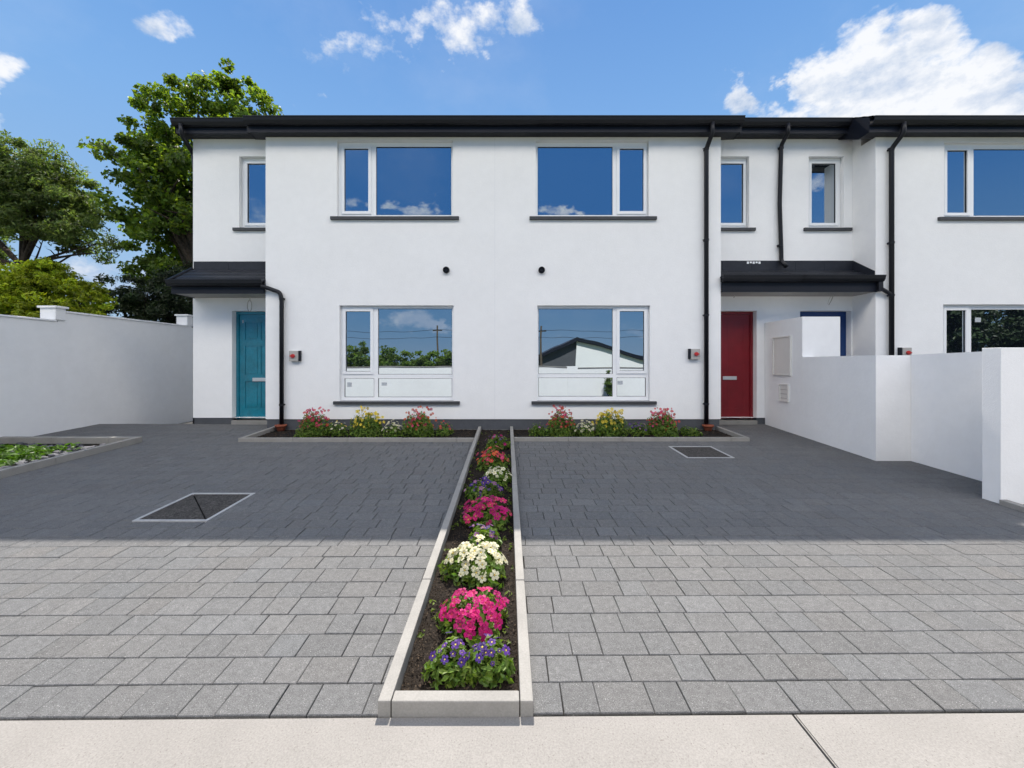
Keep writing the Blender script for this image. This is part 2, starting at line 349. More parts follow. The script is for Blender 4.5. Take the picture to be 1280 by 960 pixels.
# ------------------------------------------------------------------ paving, block by block in one sheet
KW = .055
bedC = (px(598,7.58), .110, Y1, 7.6)            # central bed outer
bedL = (-4.43, bedC[0], 6.58, 7.6)
bedR = (bedC[1], 4.02, 6.62, 7.6)
bedW = (-8.3, -6.0, -2, 6.58)                   # bed by the boundary wall
hatL = (-3.35, -2.68, 3.57, 4.26)
hatR = (2.53, 3.20, 5.62, 6.28)
ROW = .16; bm = new(); cols = []
def cut_rect(r):
    ps = [r]
    for (a, b, c, d) in (bedC, bedL, bedR, bedW, hatL, hatR):
        n = []
        for (x0, x1, y0, y1) in ps:
            if b <= x0 or a >= x1 or d <= y0 or c >= y1: n.append((x0, x1, y0, y1)); continue
            if a > x0: n.append((x0, a, y0, y1))
            if b < x1: n.append((b, x1, y0, y1))
            xa_, xb_ = max(x0, a), min(x1, b)
            if c > y0: n.append((xa_, xb_, y0, c))
            if d < y1: n.append((xa_, xb_, d, y1))
        ps = n
    return [p for p in ps if p[1]-p[0] > .018 and p[3]-p[2] > .018]
k = 0; y = Y1
while y < 8.14:
    ya, yb = y, min(y + ROW, 8.15); x = -8.4 - random.random() * .4; j = random.randint(0, 1)
    rowtint = random.uniform(.96, 1.04)
    cuts = []
    while x < 11.6:
        w = (.155, .233)[j % 2]
        if random.random() < .12: w = (.233, .155)[j % 2]
        cuts.append((x, x + w)); x += w; j += 1
    for (a, b) in cuts:
        v = max(.8, random.gauss(1, .035)) * rowtint; wv = random.gauss(0, .008)
        for (a2, b2, c2, d2) in cut_rect((a, b, ya, yb)):
            g = .0018; a2 += g; b2 -= g; c2 += g; d2 -= g
            jt = [random.uniform(-.0015, .0015) for _ in range(8)]; dz = random.gauss(0, .0009)
            q = [(a2+jt[0], c2+jt[1]), (b2+jt[2], c2+jt[3]), (b2+jt[4], d2+jt[5]), (a2+jt[6], d2+jt[7])]
            cx, cy = (a2+b2)/2, (c2+d2)/2; bv = .003
            P3 = lambda X, Y, dzz: bm.verts.new((X, py_(X, Y), gz(Y) + dz + dzz))
            bot = [P3(X, Y, -.03) for X, Y in q]; mid = [P3(X, Y, -.0035) for X, Y in q]
            top = [P3(X + (bv if X < cx else -bv), Y + (bv if Y < cy else -bv), 0) for X, Y in q]
            n0 = len(bm.faces)
            bm.faces.new(top)
            for i in range(4):
                bm.faces.new((mid[i], mid[(i+1) % 4], top[(i+1) % 4], top[i])); bm.faces.new((bot[i], bot[(i+1) % 4], mid[(i+1) % 4], mid[i]))
            cols += [(v + wv, v, v - wv)] * 9
    y += ROW; k += 1
me_cols = cols
o = obj('driveway_paving', bm, M_paver); tint_attr(o, cols); struct(o)
bm = new(); n = 30
for (a, b) in ((-8.4, bedC[0]), (bedC[1], 11.5)):
    quad(bm, (a, Y1, gz(Y1)-.011), (b, Y1+.02, gz(Y1)-.011), (b, 8.15, gz(8.15)-.011), (a, 8.15, gz(8.15)-.011))
    quad(bm, (a, 8.15, gz(8.15)-.011), (b, 8.15, gz(8.15)-.011), (b, 8.152, -.4), (a, 8.152, -.4))
struct(obj('paving_bed', bm, M_joint))

# ------------------------------------------------------------------ flower bed soil and edging
def soil(name, x0, x1, y0, y1, drop, amp=.018, step=.05):
    nx = max(3, int((x1-x0)/step)); ny = max(3, int((y1-y0)/step)); vs = []; fs = []
    ph = rng.random(8) * 6
    for j in range(ny + 1):
        for i in range(nx + 1):
            X = x0 + (x1-x0)*i/nx; Y = y0 + (y1-y0)*j/ny
            z = gz(Y) - drop + amp*(math.sin(X*9+ph[0]+2*math.sin(Y*3))*math.sin(Y*8+ph[1]) * .5) + random.uniform(-.5, .5)*amp
            vs.append((X, Y, z))
    for j in range(ny):
        for i in range(nx):
            a = j*(nx+1)+i; fs.append((a, a+1, a+nx+2, a+nx+1))
    return struct(obj(name, (vs, [], fs), M_soil, smooth=True))
soil('soil_bed', bedC[0]+.03, bedC[1]-.03, Y1+.03, 7.62, .012)
soil('soil_bed', bedL[0]+.03, bedL[1]+.02, bedL[2]+.03, 7.62, .012)
soil('soil_bed', bedR[0]-.02, bedR[1]-.03, bedR[2]+.03, 7.62, .012)
soil('soil_bed', -8.3, -6.03, 1.7, 6.55, .03, .03, .08)
KH = .062
def kerb_run(parent, axis, fixed0, fixed1, s, e, L=.9, first=None, h=KH):
    """stones laid end to end; axis 'y' runs away from the road, 'x' runs across"""
    p = s; i = 0
    while p < e - .02:
        q = min(p + (first if (i == 0 and first) else L), e)
        if e - q < .12: q = e
        bm = new(); dz = random.uniform(-.002, .002)
        if axis == 'y': box(bm, fixed0, fixed1, p + .002, q - .002, -.12, h + dz, .006)
        else: box(bm, p + .002, q - .002, fixed0, fixed1, -.12, h + dz, .006)
        for v in bm.verts: v.co.z += gz(v.co.y)
        obj('kerb_stone', bm, M_kerb, parent); p = q; i += 1
eC = thing('bed_edging', 'low pale concrete kerb edging framing the long narrow flower bed between the driveways', 'edging', (bedC[0], Y1, gz(Y1)))
kerb_run(eC, 'y', bedC[0], bedC[0]+KW, Y1-.01, 7.59, .9, .89)
kerb_run(eC, 'y', bedC[1]-KW, bedC[1], Y1-.01, 7.59, .9, .88)
kerb_run(eC, 'x', Y1-.01, Y1+KW-.01, bedC[0]+KW+.002, bedC[1]-KW-.002, 2)
eL = thing('bed_edging', 'pale concrete kerb along the flower bed under the window beside the teal door', 'edging', (bedL[0], bedL[2], gz(6.6)))
kerb_run(eL, 'x', bedL[2], bedL[2]+KW, bedL[0], bedL[1]-.003); kerb_run(eL, 'y', bedL[0], bedL[0]+KW, bedL[2]+KW+.003, 7.60)
eR = thing('bed_edging', 'pale concrete kerb along the flower bed under the window beside the red door', 'edging', (bedR[1], bedR[2], gz(6.6)))
kerb_run(eR, 'x', bedR[2], bedR[2]+KW, bedR[0]+.003, bedR[1]); kerb_run(eR, 'y', bedR[1]-KW, bedR[1], bedR[2]+KW+.003, 7.60)
eW = thing('bed_edging', 'wider concrete kerb around the weedy bed by the boundary wall', 'edging', (-6, 6.5, gz(6.5)))
kerb_run(eW, 'y', -6.08, -6.0, 1.72, 6.5, .9, h=.09); kerb_run(eW, 'x', 6.503, 6.583, -8.29, -6.0, .9, h=.09)
eP = thing('bed_edging', 'concrete kerb running forward from the foot of the white end pillar', 'edging', (4.9, 3.9, gz(3.9)))
kerb_run(eP, 'y', 4.86, 4.94, 1.75, 3.955, .9, h=.05)

# hatches
def hatch(b, label, diag):
    x0, x1, y0, y1 = b; t = thing('inspection_cover', label, 'drain cover', ((x0+x1)/2, (y0+y1)/2, gz((y0+y1)/2)), 'inspection covers in the paving'); w = .028
    bm = new()
    for q in ((x0, x1, y0, y0+w), (x0, x1, y1-w, y1), (x0, x0+w, y0+w, y1-w), (x1-w, x1, y0+w, y1-w)): box(bm, *q, -.02, .004)
    for v in bm.verts: v.co.z += gz(v.co.y)
    obj('frame', bm, M_galv, t)
    a, c, d, e = x0+w+.002, x1-w-.002, y0+w+.002, y1-w-.002
    def tri(ps, nm):
        bm = new(); lo = [bm.verts.new((p[0], p[1], gz(p[1])-.03)) for p in ps]; hi = [bm.verts.new((p[0], p[1], gz(p[1])-.001)) for p in ps]
        bm.faces.new(hi)
        for i in range(len(ps)): bm.faces.new((lo[i], lo[(i+1) % len(ps)], hi[(i+1) % len(ps)], hi[i]))
        obj(nm, bm, M_cover, t)
    if diag:
        g = .005
        tri([(a, d), (c-g*2, d), (a, e-g*2)], 'cover_plate'); tri([(c, d+g*2), (c, e), (a+g*2, e)], 'cover_plate')
    else: tri([(a, d), (c, d), (c, e), (a, e)], 'cover_plate')
    return t
hatch(hatL, 'square dark drain cover split by a diagonal seam, in the left driveway', True)
hatch(hatR, 'square plain dark drain cover near the flower bed in the right driveway', False)

# ------------------------------------------------------------------ boundary walls
def coping(bm, x0, x1, y0, y1, z, h=.05, o=.025): box(bm, x0-o, x1+o, y0-o, y1+o, z, z+h, .008)
bw = thing('boundary_wall', 'tall white rendered boundary wall stepping up beside the house with the teal door', 'wall', (-8.4, 8, 0))
bm = new()
box(bm, -8.53, -8.30, -1, 7.39, -.5, 2.02); obj('wall_section', bm, M_bound, bw)
bm = new(); box(bm, -8.53, -8.302, 7.39, 10.4, -.5, 2.20); obj('wall_section', bm, M_bound, bw)
bm = new(); box(bm, -8.53, -8.304, 10.4, 18, -.5, 2.41); obj('wall_section', bm, M_bound, bw)
bm = new(); coping(bm, -8.53, -8.30, -1, 7.34, 2.022, .035, .02); obj('coping', bm, M_bound, bw)
bm = new(); coping(bm, -8.53, -8.302, 7.36, 10.38, 2.203, .035, .02); obj('coping', bm, M_bound, bw)
bm = new(); coping(bm, -8.53, -8.304, 10.42, 18, 2.413, .035, .02); obj('coping', bm, M_bound, bw)
bm = new(); box(bm, -8.56, -8.275, 7.33, 7.50, 2.06, 2.27); coping(bm, -8.56, -8.275, 7.33, 7.50, 2.271, .04, .03); obj('pier_cap', bm, M_bound, bw)
bm = new(); box(bm, -8.56, -8.275, 10.35, 10.52, 2.245, 2.48); coping(bm, -8.56, -8.275, 10.35, 10.52, 2.481, .04, .03); obj('pier_cap', bm, M_bound, bw)

dw = thing('dividing_wall', 'low white stepped garden wall between the red door and the blue door', 'wall', (5.3, 5.5, 0))
bm = new()   # meter block, low wall, return and nearer wall as one cranked plan
prism_z(bm, [(5.22, 8.10), (5.15, 6.98), (5.81, 6.98), (5.81, 8.10)], -.3, 2.07); obj('meter_housing', bm, M_bound, dw)
bm = new(); prism_z(bm, [(5.15, 6.978), (5.05, 5.48), (5.73, 5.48), (5.73, 5.68), (5.26, 5.68), (5.36, 6.978)], -.3, 1.365); obj('low_wall', bm, M_bound, dw)
bm = new()
prism_z(bm, [(5.53, 5.478), (5.49, 4.12), (5.70, 4.12), (5.729, 5.478)], -.3, 1.372)
for v in bm.verts:
    if v.co.z > 1 and v.co.y < 5: v.co.z = 1.405
obj('low_wall', bm, M_bound, dw)
bm = new(); box(bm, 4.887, 5.74, 3.96, 4.118, -.3, 1.412, .004); obj('end_pillar', bm, M_render, dw)
# meter cupboards on the shaded face
def mbox(ya, yb, za, zb, nm, d):
    bm = new(); xa = lambda Y: 5.22 - (8.10 - Y) / 1.12 * .07
    w = .022
    for (y0, y1, z0, z1, dd) in ((ya, yb, za, za+w, d), (ya, yb, zb-w, zb, d), (ya, ya+w, za+w, zb-w, d), (yb-w, yb, za+w, zb-w, d), (ya+w, yb-w, za+w, zb-w, d*.55)):
        prism_z(bm, [(xa(y0)-dd, y0), (xa(y1)-dd, y1), (xa(y1)+.01, y1), (xa(y0)+.01, y0)], z0, z1)
    o = obj(nm, bm, M_meter, dw); return o
mb = mbox(7.26, 7.80, 1.03, 1.76, 'meter_cupboard', .035)
mb = mbox(7.33, 7.60, .54, .87, 'meter_cupboard', .03)
bm = new(); xa = 5.22 - (8.10 - 7.45) / 1.12 * .07
for kz in range(3): box(bm, xa-.022, xa-.012, 7.38+.0, 7.55, .60+kz*.08, .61+kz*.08)
obj('vent_slot', bm, M_boxgrey, mb)

# ------------------------------------------------------------------ houses
H1 = thing('terraced_house', 'white rendered terraced house with a teal front door, end of the row by the trees', 'house', (-3.3, YF, 0), 'white terraced houses in a row')
H2 = thing('terraced_house', 'middle white rendered terraced house with a red front door', 'house', (2.6, YF, 0), 'white terraced houses in a row')
H3 = thing('terraced_house', 'white rendered terraced house with a blue door half hidden behind the low dividing wall', 'house', (8.4, YF, 0), 'white terraced houses in a row')

def win_open(o, Y): return (px(o[0], Y), px(o[1], Y), pz(o[3], Y), pz(o[2], Y))
# opening px(l,r,t,b), panes px (l,r,t,b, sash)
YG = YF + .085; YGR = YR + .10
wins = {
 'ul': (H1, YF, (421.0,565.9,175.4,270.8), [(431,461,186.4,264.6,1), (470.5,564.2,184,269.2,0)], (413,573.6)),
 'll': (H1, YF, (424.2,566.9,381.8,501.2), [(432.6,463.5,389.3,464.3,1), (473,565.2,386,468,0), (431,468,472.8,496.4,0), (473,565.2,472.8,496.4,0)], (416.6,574.6)),
 'ur': (H2, YF, (669.8,811.2,175.4,270.8), [(774,804,186.4,264.6,1), (672,765.5,184,269.2,0)], (662,821)),
 'lr': (H2, YF, (671.6,812.6,381.8,501.2), [(774,804.7,389,463.5,1), (673,765.6,386,467.5,0), (770.7,807,471.9,495.6,0), (673,765.6,471.9,495.6,0)], (664.5,820.7)),
 'ur3': (H3, YF, (1180.2,1324,177.5,271.5), [(1182,1207.5,188.6,266.6,1), (1216,1313,187,270,0)], (1174,1332)),
 'lr3': (H3, YF, (1179,1322,380.5,501.2), [(1181,1205.6,388,464,1), (1213,1312,387,468,0), (1181,1209,472.8,496.4,0), (1213,1312,472.8,496.4,0)], (1172,1330)),
 'rl': (H1, YR, (299,343,195.3,284.8), [(310,338,205,279.3,1)], (291,350)),
 'rm': (H2, YR, (892,936.4,195.3,284.8), [(898,928.3,205,279.3,1)], (884,944.5)),
 'rr': (H3, YR, (1011,1055,195.3,284.8), [(1013.2,1043.6,205,279.3,1)], (1005.6,1065)),
}
holes = {}
for kx, (H, Y, o, panes, sill) in wins.items():
    Yg = YG if Y == YF else YGR
    hx = win_open(o, Y); holes[kx] = hx
    w = bpy.data.objects.new('window', None); COL.objects.link(w); w.parent = H; w.matrix_parent_inverse = Matrix.Translation(-H.location); w.location = ((hx[0]+hx[1])/2, Y, hx[2]); w.empty_display_size = .1
    bm = new(); g = .004
    pr = [(px(p[0], Yg), px(p[1], Yg), pz(p[3], Yg), pz(p[2], Yg)) for p in panes]
    panel(bm, hx[0]+g, hx[1]-g, hx[2]+g, hx[3]-g, Yg-.012, pr, .055)
    for p, q in zip(pr, panes):
        if q[4]:   # opening sash stands proud of the frame
            a, b, c, d = p; e = .052
            for r in ((a-e, b+e, c-e, c), (a-e, b+e, d, d+e), (a-e, a, c, d), (b, b+e, c, d)): 
                x0, x1, z0, z1 = r; x0 = max(x0, hx[0]+.012); x1 = min(x1, hx[1]-.012); z0 = max(z0, hx[2]+.012)
                if x1 > x0 and z1 > z0: box(bm, x0, x1, Yg-.030, Yg-.013, z0, z1)
    def sub(nm, bm, m_, sm=False):
        o_ = obj(nm, bm, m_); o_.parent = w; o_.matrix_parent_inverse = Matrix.Translation(-w.location); return o_
    sub('frame', bm, M_pvc)
    bm = new()
    for (a, b, c, d) in pr:       # black gasket round each pane
        t_ = .006
        for r in ((a, b, c, c+t_), (a, b, d-t_, d), (a, a+t_, c+t_, d-t_), (b-t_, b, c+t_, d-t_)): box(bm, r[0], r[1], Yg-.008, Yg+.01, r[2], r[3])
    sub('gasket', bm, M_black)
    for (a, b, c, d) in pr:
        bm = new(); box(bm, a-.004, b+.004, Yg+.004, Yg+.02, c-.004, d+.004); sub('pane', bm, M_glass)
    bm = new(); sx0, sx1 = px(sill[0], Y-.03), px(sill[1], Y-.03); zt = hx[2]
    if kx == 'rl': sx1 = min(sx1, X_A-.002)
    if kx == 'rm': sx0 = max(sx0, X_B+.002)
    prism_x(bm, [(Y-.045, zt-.065), (Y-.045, zt-.008), (Yg-.013, zt+.004), (Yg-.013, zt-.06), (Y+.01, zt-.067)], max(sx0, hx[0]+.0) if False else sx0, sx1)
    # trim the horns so only the outer lip runs past the opening
    sub('sill', bm, M_sill)
    if kx in ('ll', 'lr', 'lr3'):
        bm = new()
        spots = {'ll': [(434, 478, 7, 7), (477, 478, 8, 5)], 'lr': [(772, 476, 8, 6)], 'lr3': [(1219, 397, 9, 7)]}[kx]
        for (sx_, sy_, sw, sh_) in spots:
            bm = new(); box(bm, px(sx_, Yg), px(sx_+sw*.8, Yg), Yg+.001, Yg+.003, pz(sy_+sh_*.8, Yg), pz(sy_, Yg)); sub('sticker', bm, M_sticker)

# door openings at the recess plane
DZ = pz(388.5, YR)
doors = {'teal': (H1, -5.58, -4.63, M_teal), 'red': (H2, 4.11, 5.06, M_red), 'blue': (H3, px(1000, YR), px(1064, YR), M_blue)}
THR = pz(526, YR)
def house_walls(H, front, recess, wl, dl, xmin, xmax, gable_l, gable_r):
    bm = new()
    fz0 = .193
    panel(bm, front[0], front[1], fz0, ZF, YF, [holes[k_] for k_ in wl if wins[k_][1] == YF], .32)
    dh = [(doors[dl][1], doors[dl][2], .05, DZ)]
    # recess: the panel, opening for the door reaches below the render edge
    hs = [h for h in [holes[k_] for k_ in wl if wins[k_][1] == YR]]
    bm2 = new()
    hx = []
    for h in hs: hx.append((max(h[0], recess[0]+.012), min(h[1], recess[1]-.012), h[2], h[3]))
    panel(bm2, recess[0], recess[1], .15, ZR+.02, YR, hx + [(doors[dl][1], doors[dl][2], .151, DZ)], .32)
    me = bpy.data.meshes.new('tmp'); bm2.to_mesh(me); bm2.free(); bm.from_mesh(me); bpy.data.meshes.remove(me)
    # returns
    if front[0] > recess[0]: xr = front[0]; box(bm, xr+.001, xr+.25, YF+.321, 8.6, fz0, ZF+.26)
    else: xr = front[1]; box(bm, xr-.25, xr-.001, YF+.321, 8.6, fz0, ZF+.26)
    yb = 15.8; ym = YR if xmin < -1 or not gable_l and xmax < 6 else YF
    box(bm, xmin, xmax, yb-.3, yb, -.3, 5.7)
    for gx, on in ((xmin, gable_l), (xmax-.3, gable_r)):
        if not on: continue
        ys = ym + .321
        zt = lambda Y: 5.62 + SLOPE * (Y - 7.25) - .02
        prof = [(ys, .0), (yb-.301, .0), (yb-.301, 5.7), (11.7, zt(11.7)), (ys, zt(ys))]
        prism_x(bm, prof, gx, gx+.3)
    obj('wall', bm, M_render, H)
    bm = new()
    box(bm, front[0]+.018, front[1]-.0 if front[1] == X_J else front[1]-.018, YF+.018, YF+.30, -.35, fz0+.01) if front[0] != X_J else box(bm, front[0], front[1]-.018, YF+.018, YF+.30, -.35, fz0+.01)
    d0, d1 = doors[dl][1], doors[dl][2]
    if d0 - recess[0] > .05: box(bm, recess[0]+.015, d0-.0, YR+.016, YR+.31, -.3, .16)
    if recess[1] - d1 > .05: box(bm, d1, recess[1]-.015, YR+.016, YR+.31, -.3, .16)
    # plinth return
    if front[0] > recess[0]: box(bm, front[0]+.018, front[0]+.25, YF+.30, YR+.0, -.35, fz0-.002)
    else: box(bm, front[1]-.25, front[1]-.018, YF+.30, YR+.0, -.35, fz0-.002)
    obj('plinth', bm, M_plinth, H)
house_walls(H1, (X_A, X_J), (X_L, X_A), ['ul', 'll', 'rl'], 'teal', X_L, X_J, True, False)
house_walls(H2, (X_J, X_B), (X_B, X_P), ['ur', 'lr', 'rm'], 'red', X_J, X_P, False, True)
house_walls(H3, (X_C, X_E), (X_P, X_C), ['ur3', 'lr3', 'rr'], 'blue', X_P, X_E, False, True)
bm = new(); box(bm, X_J-.005, X_J+.005, YF-.002, YF+.01, .2, ZF-.02); obj('movement_joint', bm, M_bound, H1)

# doors
for nm, (H, d0, d1, m_) in doors.items():
    Yd = YR + .13
    d = bpy.data.objects.new('front_door', None); COL.objects.link(d); d.parent = H; d.matrix_parent_inverse = Matrix.Translation(-H.location); d.location = ((d0+d1)/2, Yd, .05)
    def sub(nm_, bm, mm): o_ = obj(nm_, bm, mm); o_.parent = d; o_.matrix_parent_inverse = Matrix.Translation(-d.location); return o_
    bm = new(); fw = .055 if nm != 'blue' else .115
    ztop, zb = DZ-.003, THR + .012
    box(bm, d0+.003, d1-.003, Yd-.01, Yd+.07, ztop-fw, ztop); box(bm, d0+.003, d0+fw, Yd-.01, Yd+.07, zb, ztop-fw); box(bm, d1-fw, d1-.003, Yd-.01, Yd+.07, zb, ztop-fw)
    sub('door_frame', bm, m_)
    bm = new(); lx0, lx1 = d0+fw+.004, d1-fw-.004; lz0, lz1 = zb+.01, ztop-fw-.004
    # six moulded panels pressed into the leaf
    hs = []; cw = (lx1-lx0); 
    rows_ = [(.10, .36), (.42, .70), (.76, .93)]
    for (a, b) in rows_:
        for s in (0, 1):
            hs.append((lx0+cw*(.14+.39*s), lx0+cw*(.47+.39*s), lz0+(lz1-lz0)*a, lz0+(lz1-lz0)*b))
    pd = .0022 if nm == 'red' else .012
    panel(bm, lx0, lx1, lz0, lz1, Yd+.01, hs, .05)
    for h in hs:
        a, b, c, e = h; quad(bm, (a, Yd+.01+pd, c), (b, Yd+.01+pd, c), (b, Yd+.01+pd, e), (a, Yd+.01+pd, e)); i = .03
        if nm != 'red': box(bm, a+i, b-i, Yd+.014, Yd+.0215, c+i, e-i, .003)
    sub('door_leaf', bm, m_)
    if nm != 'blue':
        cx = (d0+d1)/2 + (.0 if nm == 'red' else -.0); bm = new(); zc = pz(474.5 if nm == 'teal' else 472.5, Yd)
        box(bm, cx-.14, cx+.14, Yd-.008, Yd+.012, zc-.036, zc+.036, .004); box(bm, cx-.12, cx+.12, Yd-.012, Yd-.009, zc-.02, zc+.02); sub('letter_plate', bm, M_chrome)
    if nm == 'teal':
        bm = new(); zc = pz(402, Yd); xh = px(303.5, Yd); box(bm, xh-.012, xh+.012, Yd+.002, Yd+.009, zc-.03, zc+.03, .002); sub('tape_tab', bm, M_sticker)
    bm = new(); box(bm, d0+.004, d1-.004, YR-.03, Yd+.09, gz(YR)-.05, THR+.008, .005); sub('threshold', bm, M_kerb)

# ------------------------------------------------------------------ eaves: soffit, fascia, gutter, roof
def gutter_prof(Yb, zt, s=1.0):
    return [(Yb, zt-.115*s), (Yb-.035*s, zt-.13*s), (Yb-.075*s, zt-.115*s), (Yb-.105*s, zt-.07*s), (Yb-.118*s, zt-.012), (Yb-.124*s, zt-.012), (Yb-.124*s, zt), (Yb-.108*s, zt), (Yb-.098*s, zt-.06*s), (Yb-.07*s, zt-.10*s), (Yb-.02*s, zt-.10*s), (Yb-.01, zt-.005), (Yb, zt-.005)]
def roofz(Y): return 5.735 + SLOPE * (Y - 7.25)
def eaves(H, segs):
    """segs: (x0, x1, kind) ; kind F front block, R recess"""
    bs, bf, bg_, br = new(), new(), new(), new(); rc = []
    for (x0, x1, kind) in segs:
        if kind == 'F': Yw, Yfas, zs, ov = YF, 7.414, ZF, 0
        else: Yw, Yfas, zs, ov = YR, 7.885, ZR, 0
        zt = roofz(Yfas) - .01
        box(bf, x0, x1, Yfas, Yfas+.02, zs-.012, zt)
        nb = 3; 
        for i in range(nb):
            a = Yfas+.021 + (Yw+.02-Yfas-.021)*i/nb; b = Yfas+.021 + (Yw+.02-Yfas-.021)*(i+1)/nb
            box(bs, x0, x1, a+.002, b-.002, zs+.0, zs+.012)
        prism_x(bg_, gutter_prof(Yfas-.001, roofz(Yfas-.14)+.03), x0, x1)
        # slates, course by course, front and back slope
        Y0 = Yfas-.07; n = 24; cl = (11.7-Y0)/n
        for i in range(n):
            a = Y0+cl*i; b = a+cl+.05; x = x0 - random.random()*.25 * 0
            xx = x0; off = .15 if i % 2 else 0
            while xx < x1 - 1e-3:
                w = .3 if not (xx == x0 and off) else .15
                e = min(xx+w, x1); quad(br, (xx+.002, a, roofz(a)+.022), (e-.002, a, roofz(a)+.022), (e-.002, b, roofz(b)+.006), (xx+.002, b, roofz(b)+.006)); rc.append(random.uniform(.75, 1.25))
                quad(br, (xx+.002, a, roofz(a)+.014), (e-.002, a, roofz(a)+.014), (e-.002, a, roofz(a)+.022), (xx+.002, a, roofz(a)+.022)); rc.append(.8)
                xx = e
        quad(br, (x0, Y0, roofz(Y0)-.0), (x1, Y0, roofz(Y0)-.0), (x1, 11.7, roofz(11.7)-.0), (x0, 11.7, roofz(11.7)-.0)); rc.append(1)
        zr = roofz(11.7); quad(br, (x0, 11.7, zr+.02), (x1, 11.7, zr+.02), (x1, 16.0, zr+.02-SLOPE*4.3), (x0, 16.0, zr+.02-SLOPE*4.3)); rc.append(1)
        box(br, x0, x1, 11.6, 11.8, zr-.02, zr+.06); rc += [1]*6
    o = obj('soffit', bs, M_soffitd, H); obj('fascia', bf, M_fascia, H); obj('gutter', bg_, M_black, H)
    me = bpy.data.meshes.new('roof'); br.to_mesh(me); br.free(); ro = bpy.data.objects.new('roof', me); COL.objects.link(ro); me.materials.append(M_slate); ro.parent = H; ro.matrix_parent_inverse = Matrix.Translation(-H.location)
    tint_attr(ro, [(v, v, v) for v in rc])
XFL, XFR, XGL = px(303, 7.29), px(932, 7.29), px(1093, 7.29)+.02
XRL = px(214, 7.80)
eaves(H1, [(XRL, XFL, 'R'), (XFL, X_J, 'F')])
eaves(H2, [(X_J, XFR, 'F'), (XFR, X_P, 'R')])
eaves(H3, [(X_P, XGL, 'R'), (XGL, X_E+.2, 'F')])
def side_return(H, x, z0, Ya, Yb, inner):
    """fascia board and boxed soffit on the flank of a projecting eave"""
    bm = new(); prism_x(bm, [(Ya, z0-.012), (7.66, z0-.012), (Yb, ZR-.012), (Yb, roofz(Yb)-.005), (Ya, roofz(Ya)-.005)], min(x, x+inner*.02), max(x, x+inner*.02)); obj('barge_board', bm, M_fascia, H)
side_return(H1, XFL, ZF, 7.434, 8.12, 1); side_return(H2, XFR, ZF, 7.434, 8.12, -1); side_return(H3, XGL, ZF, 7.434, 8.12, 1)
bm = new(); box(bm, XFL+.02, X_A-.001, YF+.021, 7.66, ZF, ZF+.012); obj('soffit', bm, M_soffitd, H1)
bm = new(); box(bm, X_B+.001, XFR-.02, YF+.021, 7.66, ZF, ZF+.012); obj('soffit', bm, M_soffitd, H2)
bm = new(); box(bm, XGL+.02, X_C-.001, YF+.021, 7.66, ZF, ZF+.012); obj('soffit', bm, M_soffitd, H3)
# left verge of the end house
bm = new(); prism_x(bm, [(7.885, ZR-.012), (8.11, ZR-.012), (11.7, roofz(11.7)-.25), (16.0, roofz(11.7)-.25-SLOPE*4.3), (16.0, roofz(11.7)-SLOPE*4.3), (11.7, roofz(11.7)), (7.885, roofz(7.885)-.005)], XRL, XRL+.02); obj('barge_board', bm, M_fascia, H1)
bm = new(); prism_x(bm, [(8.13, ZR), (11.7, roofz(11.7)-.24), (11.7, roofz(11.7)-.228), (8.13, ZR+.012)], XRL+.02, X_L-.001); obj('soffit', bm, M_soffitd, H1)
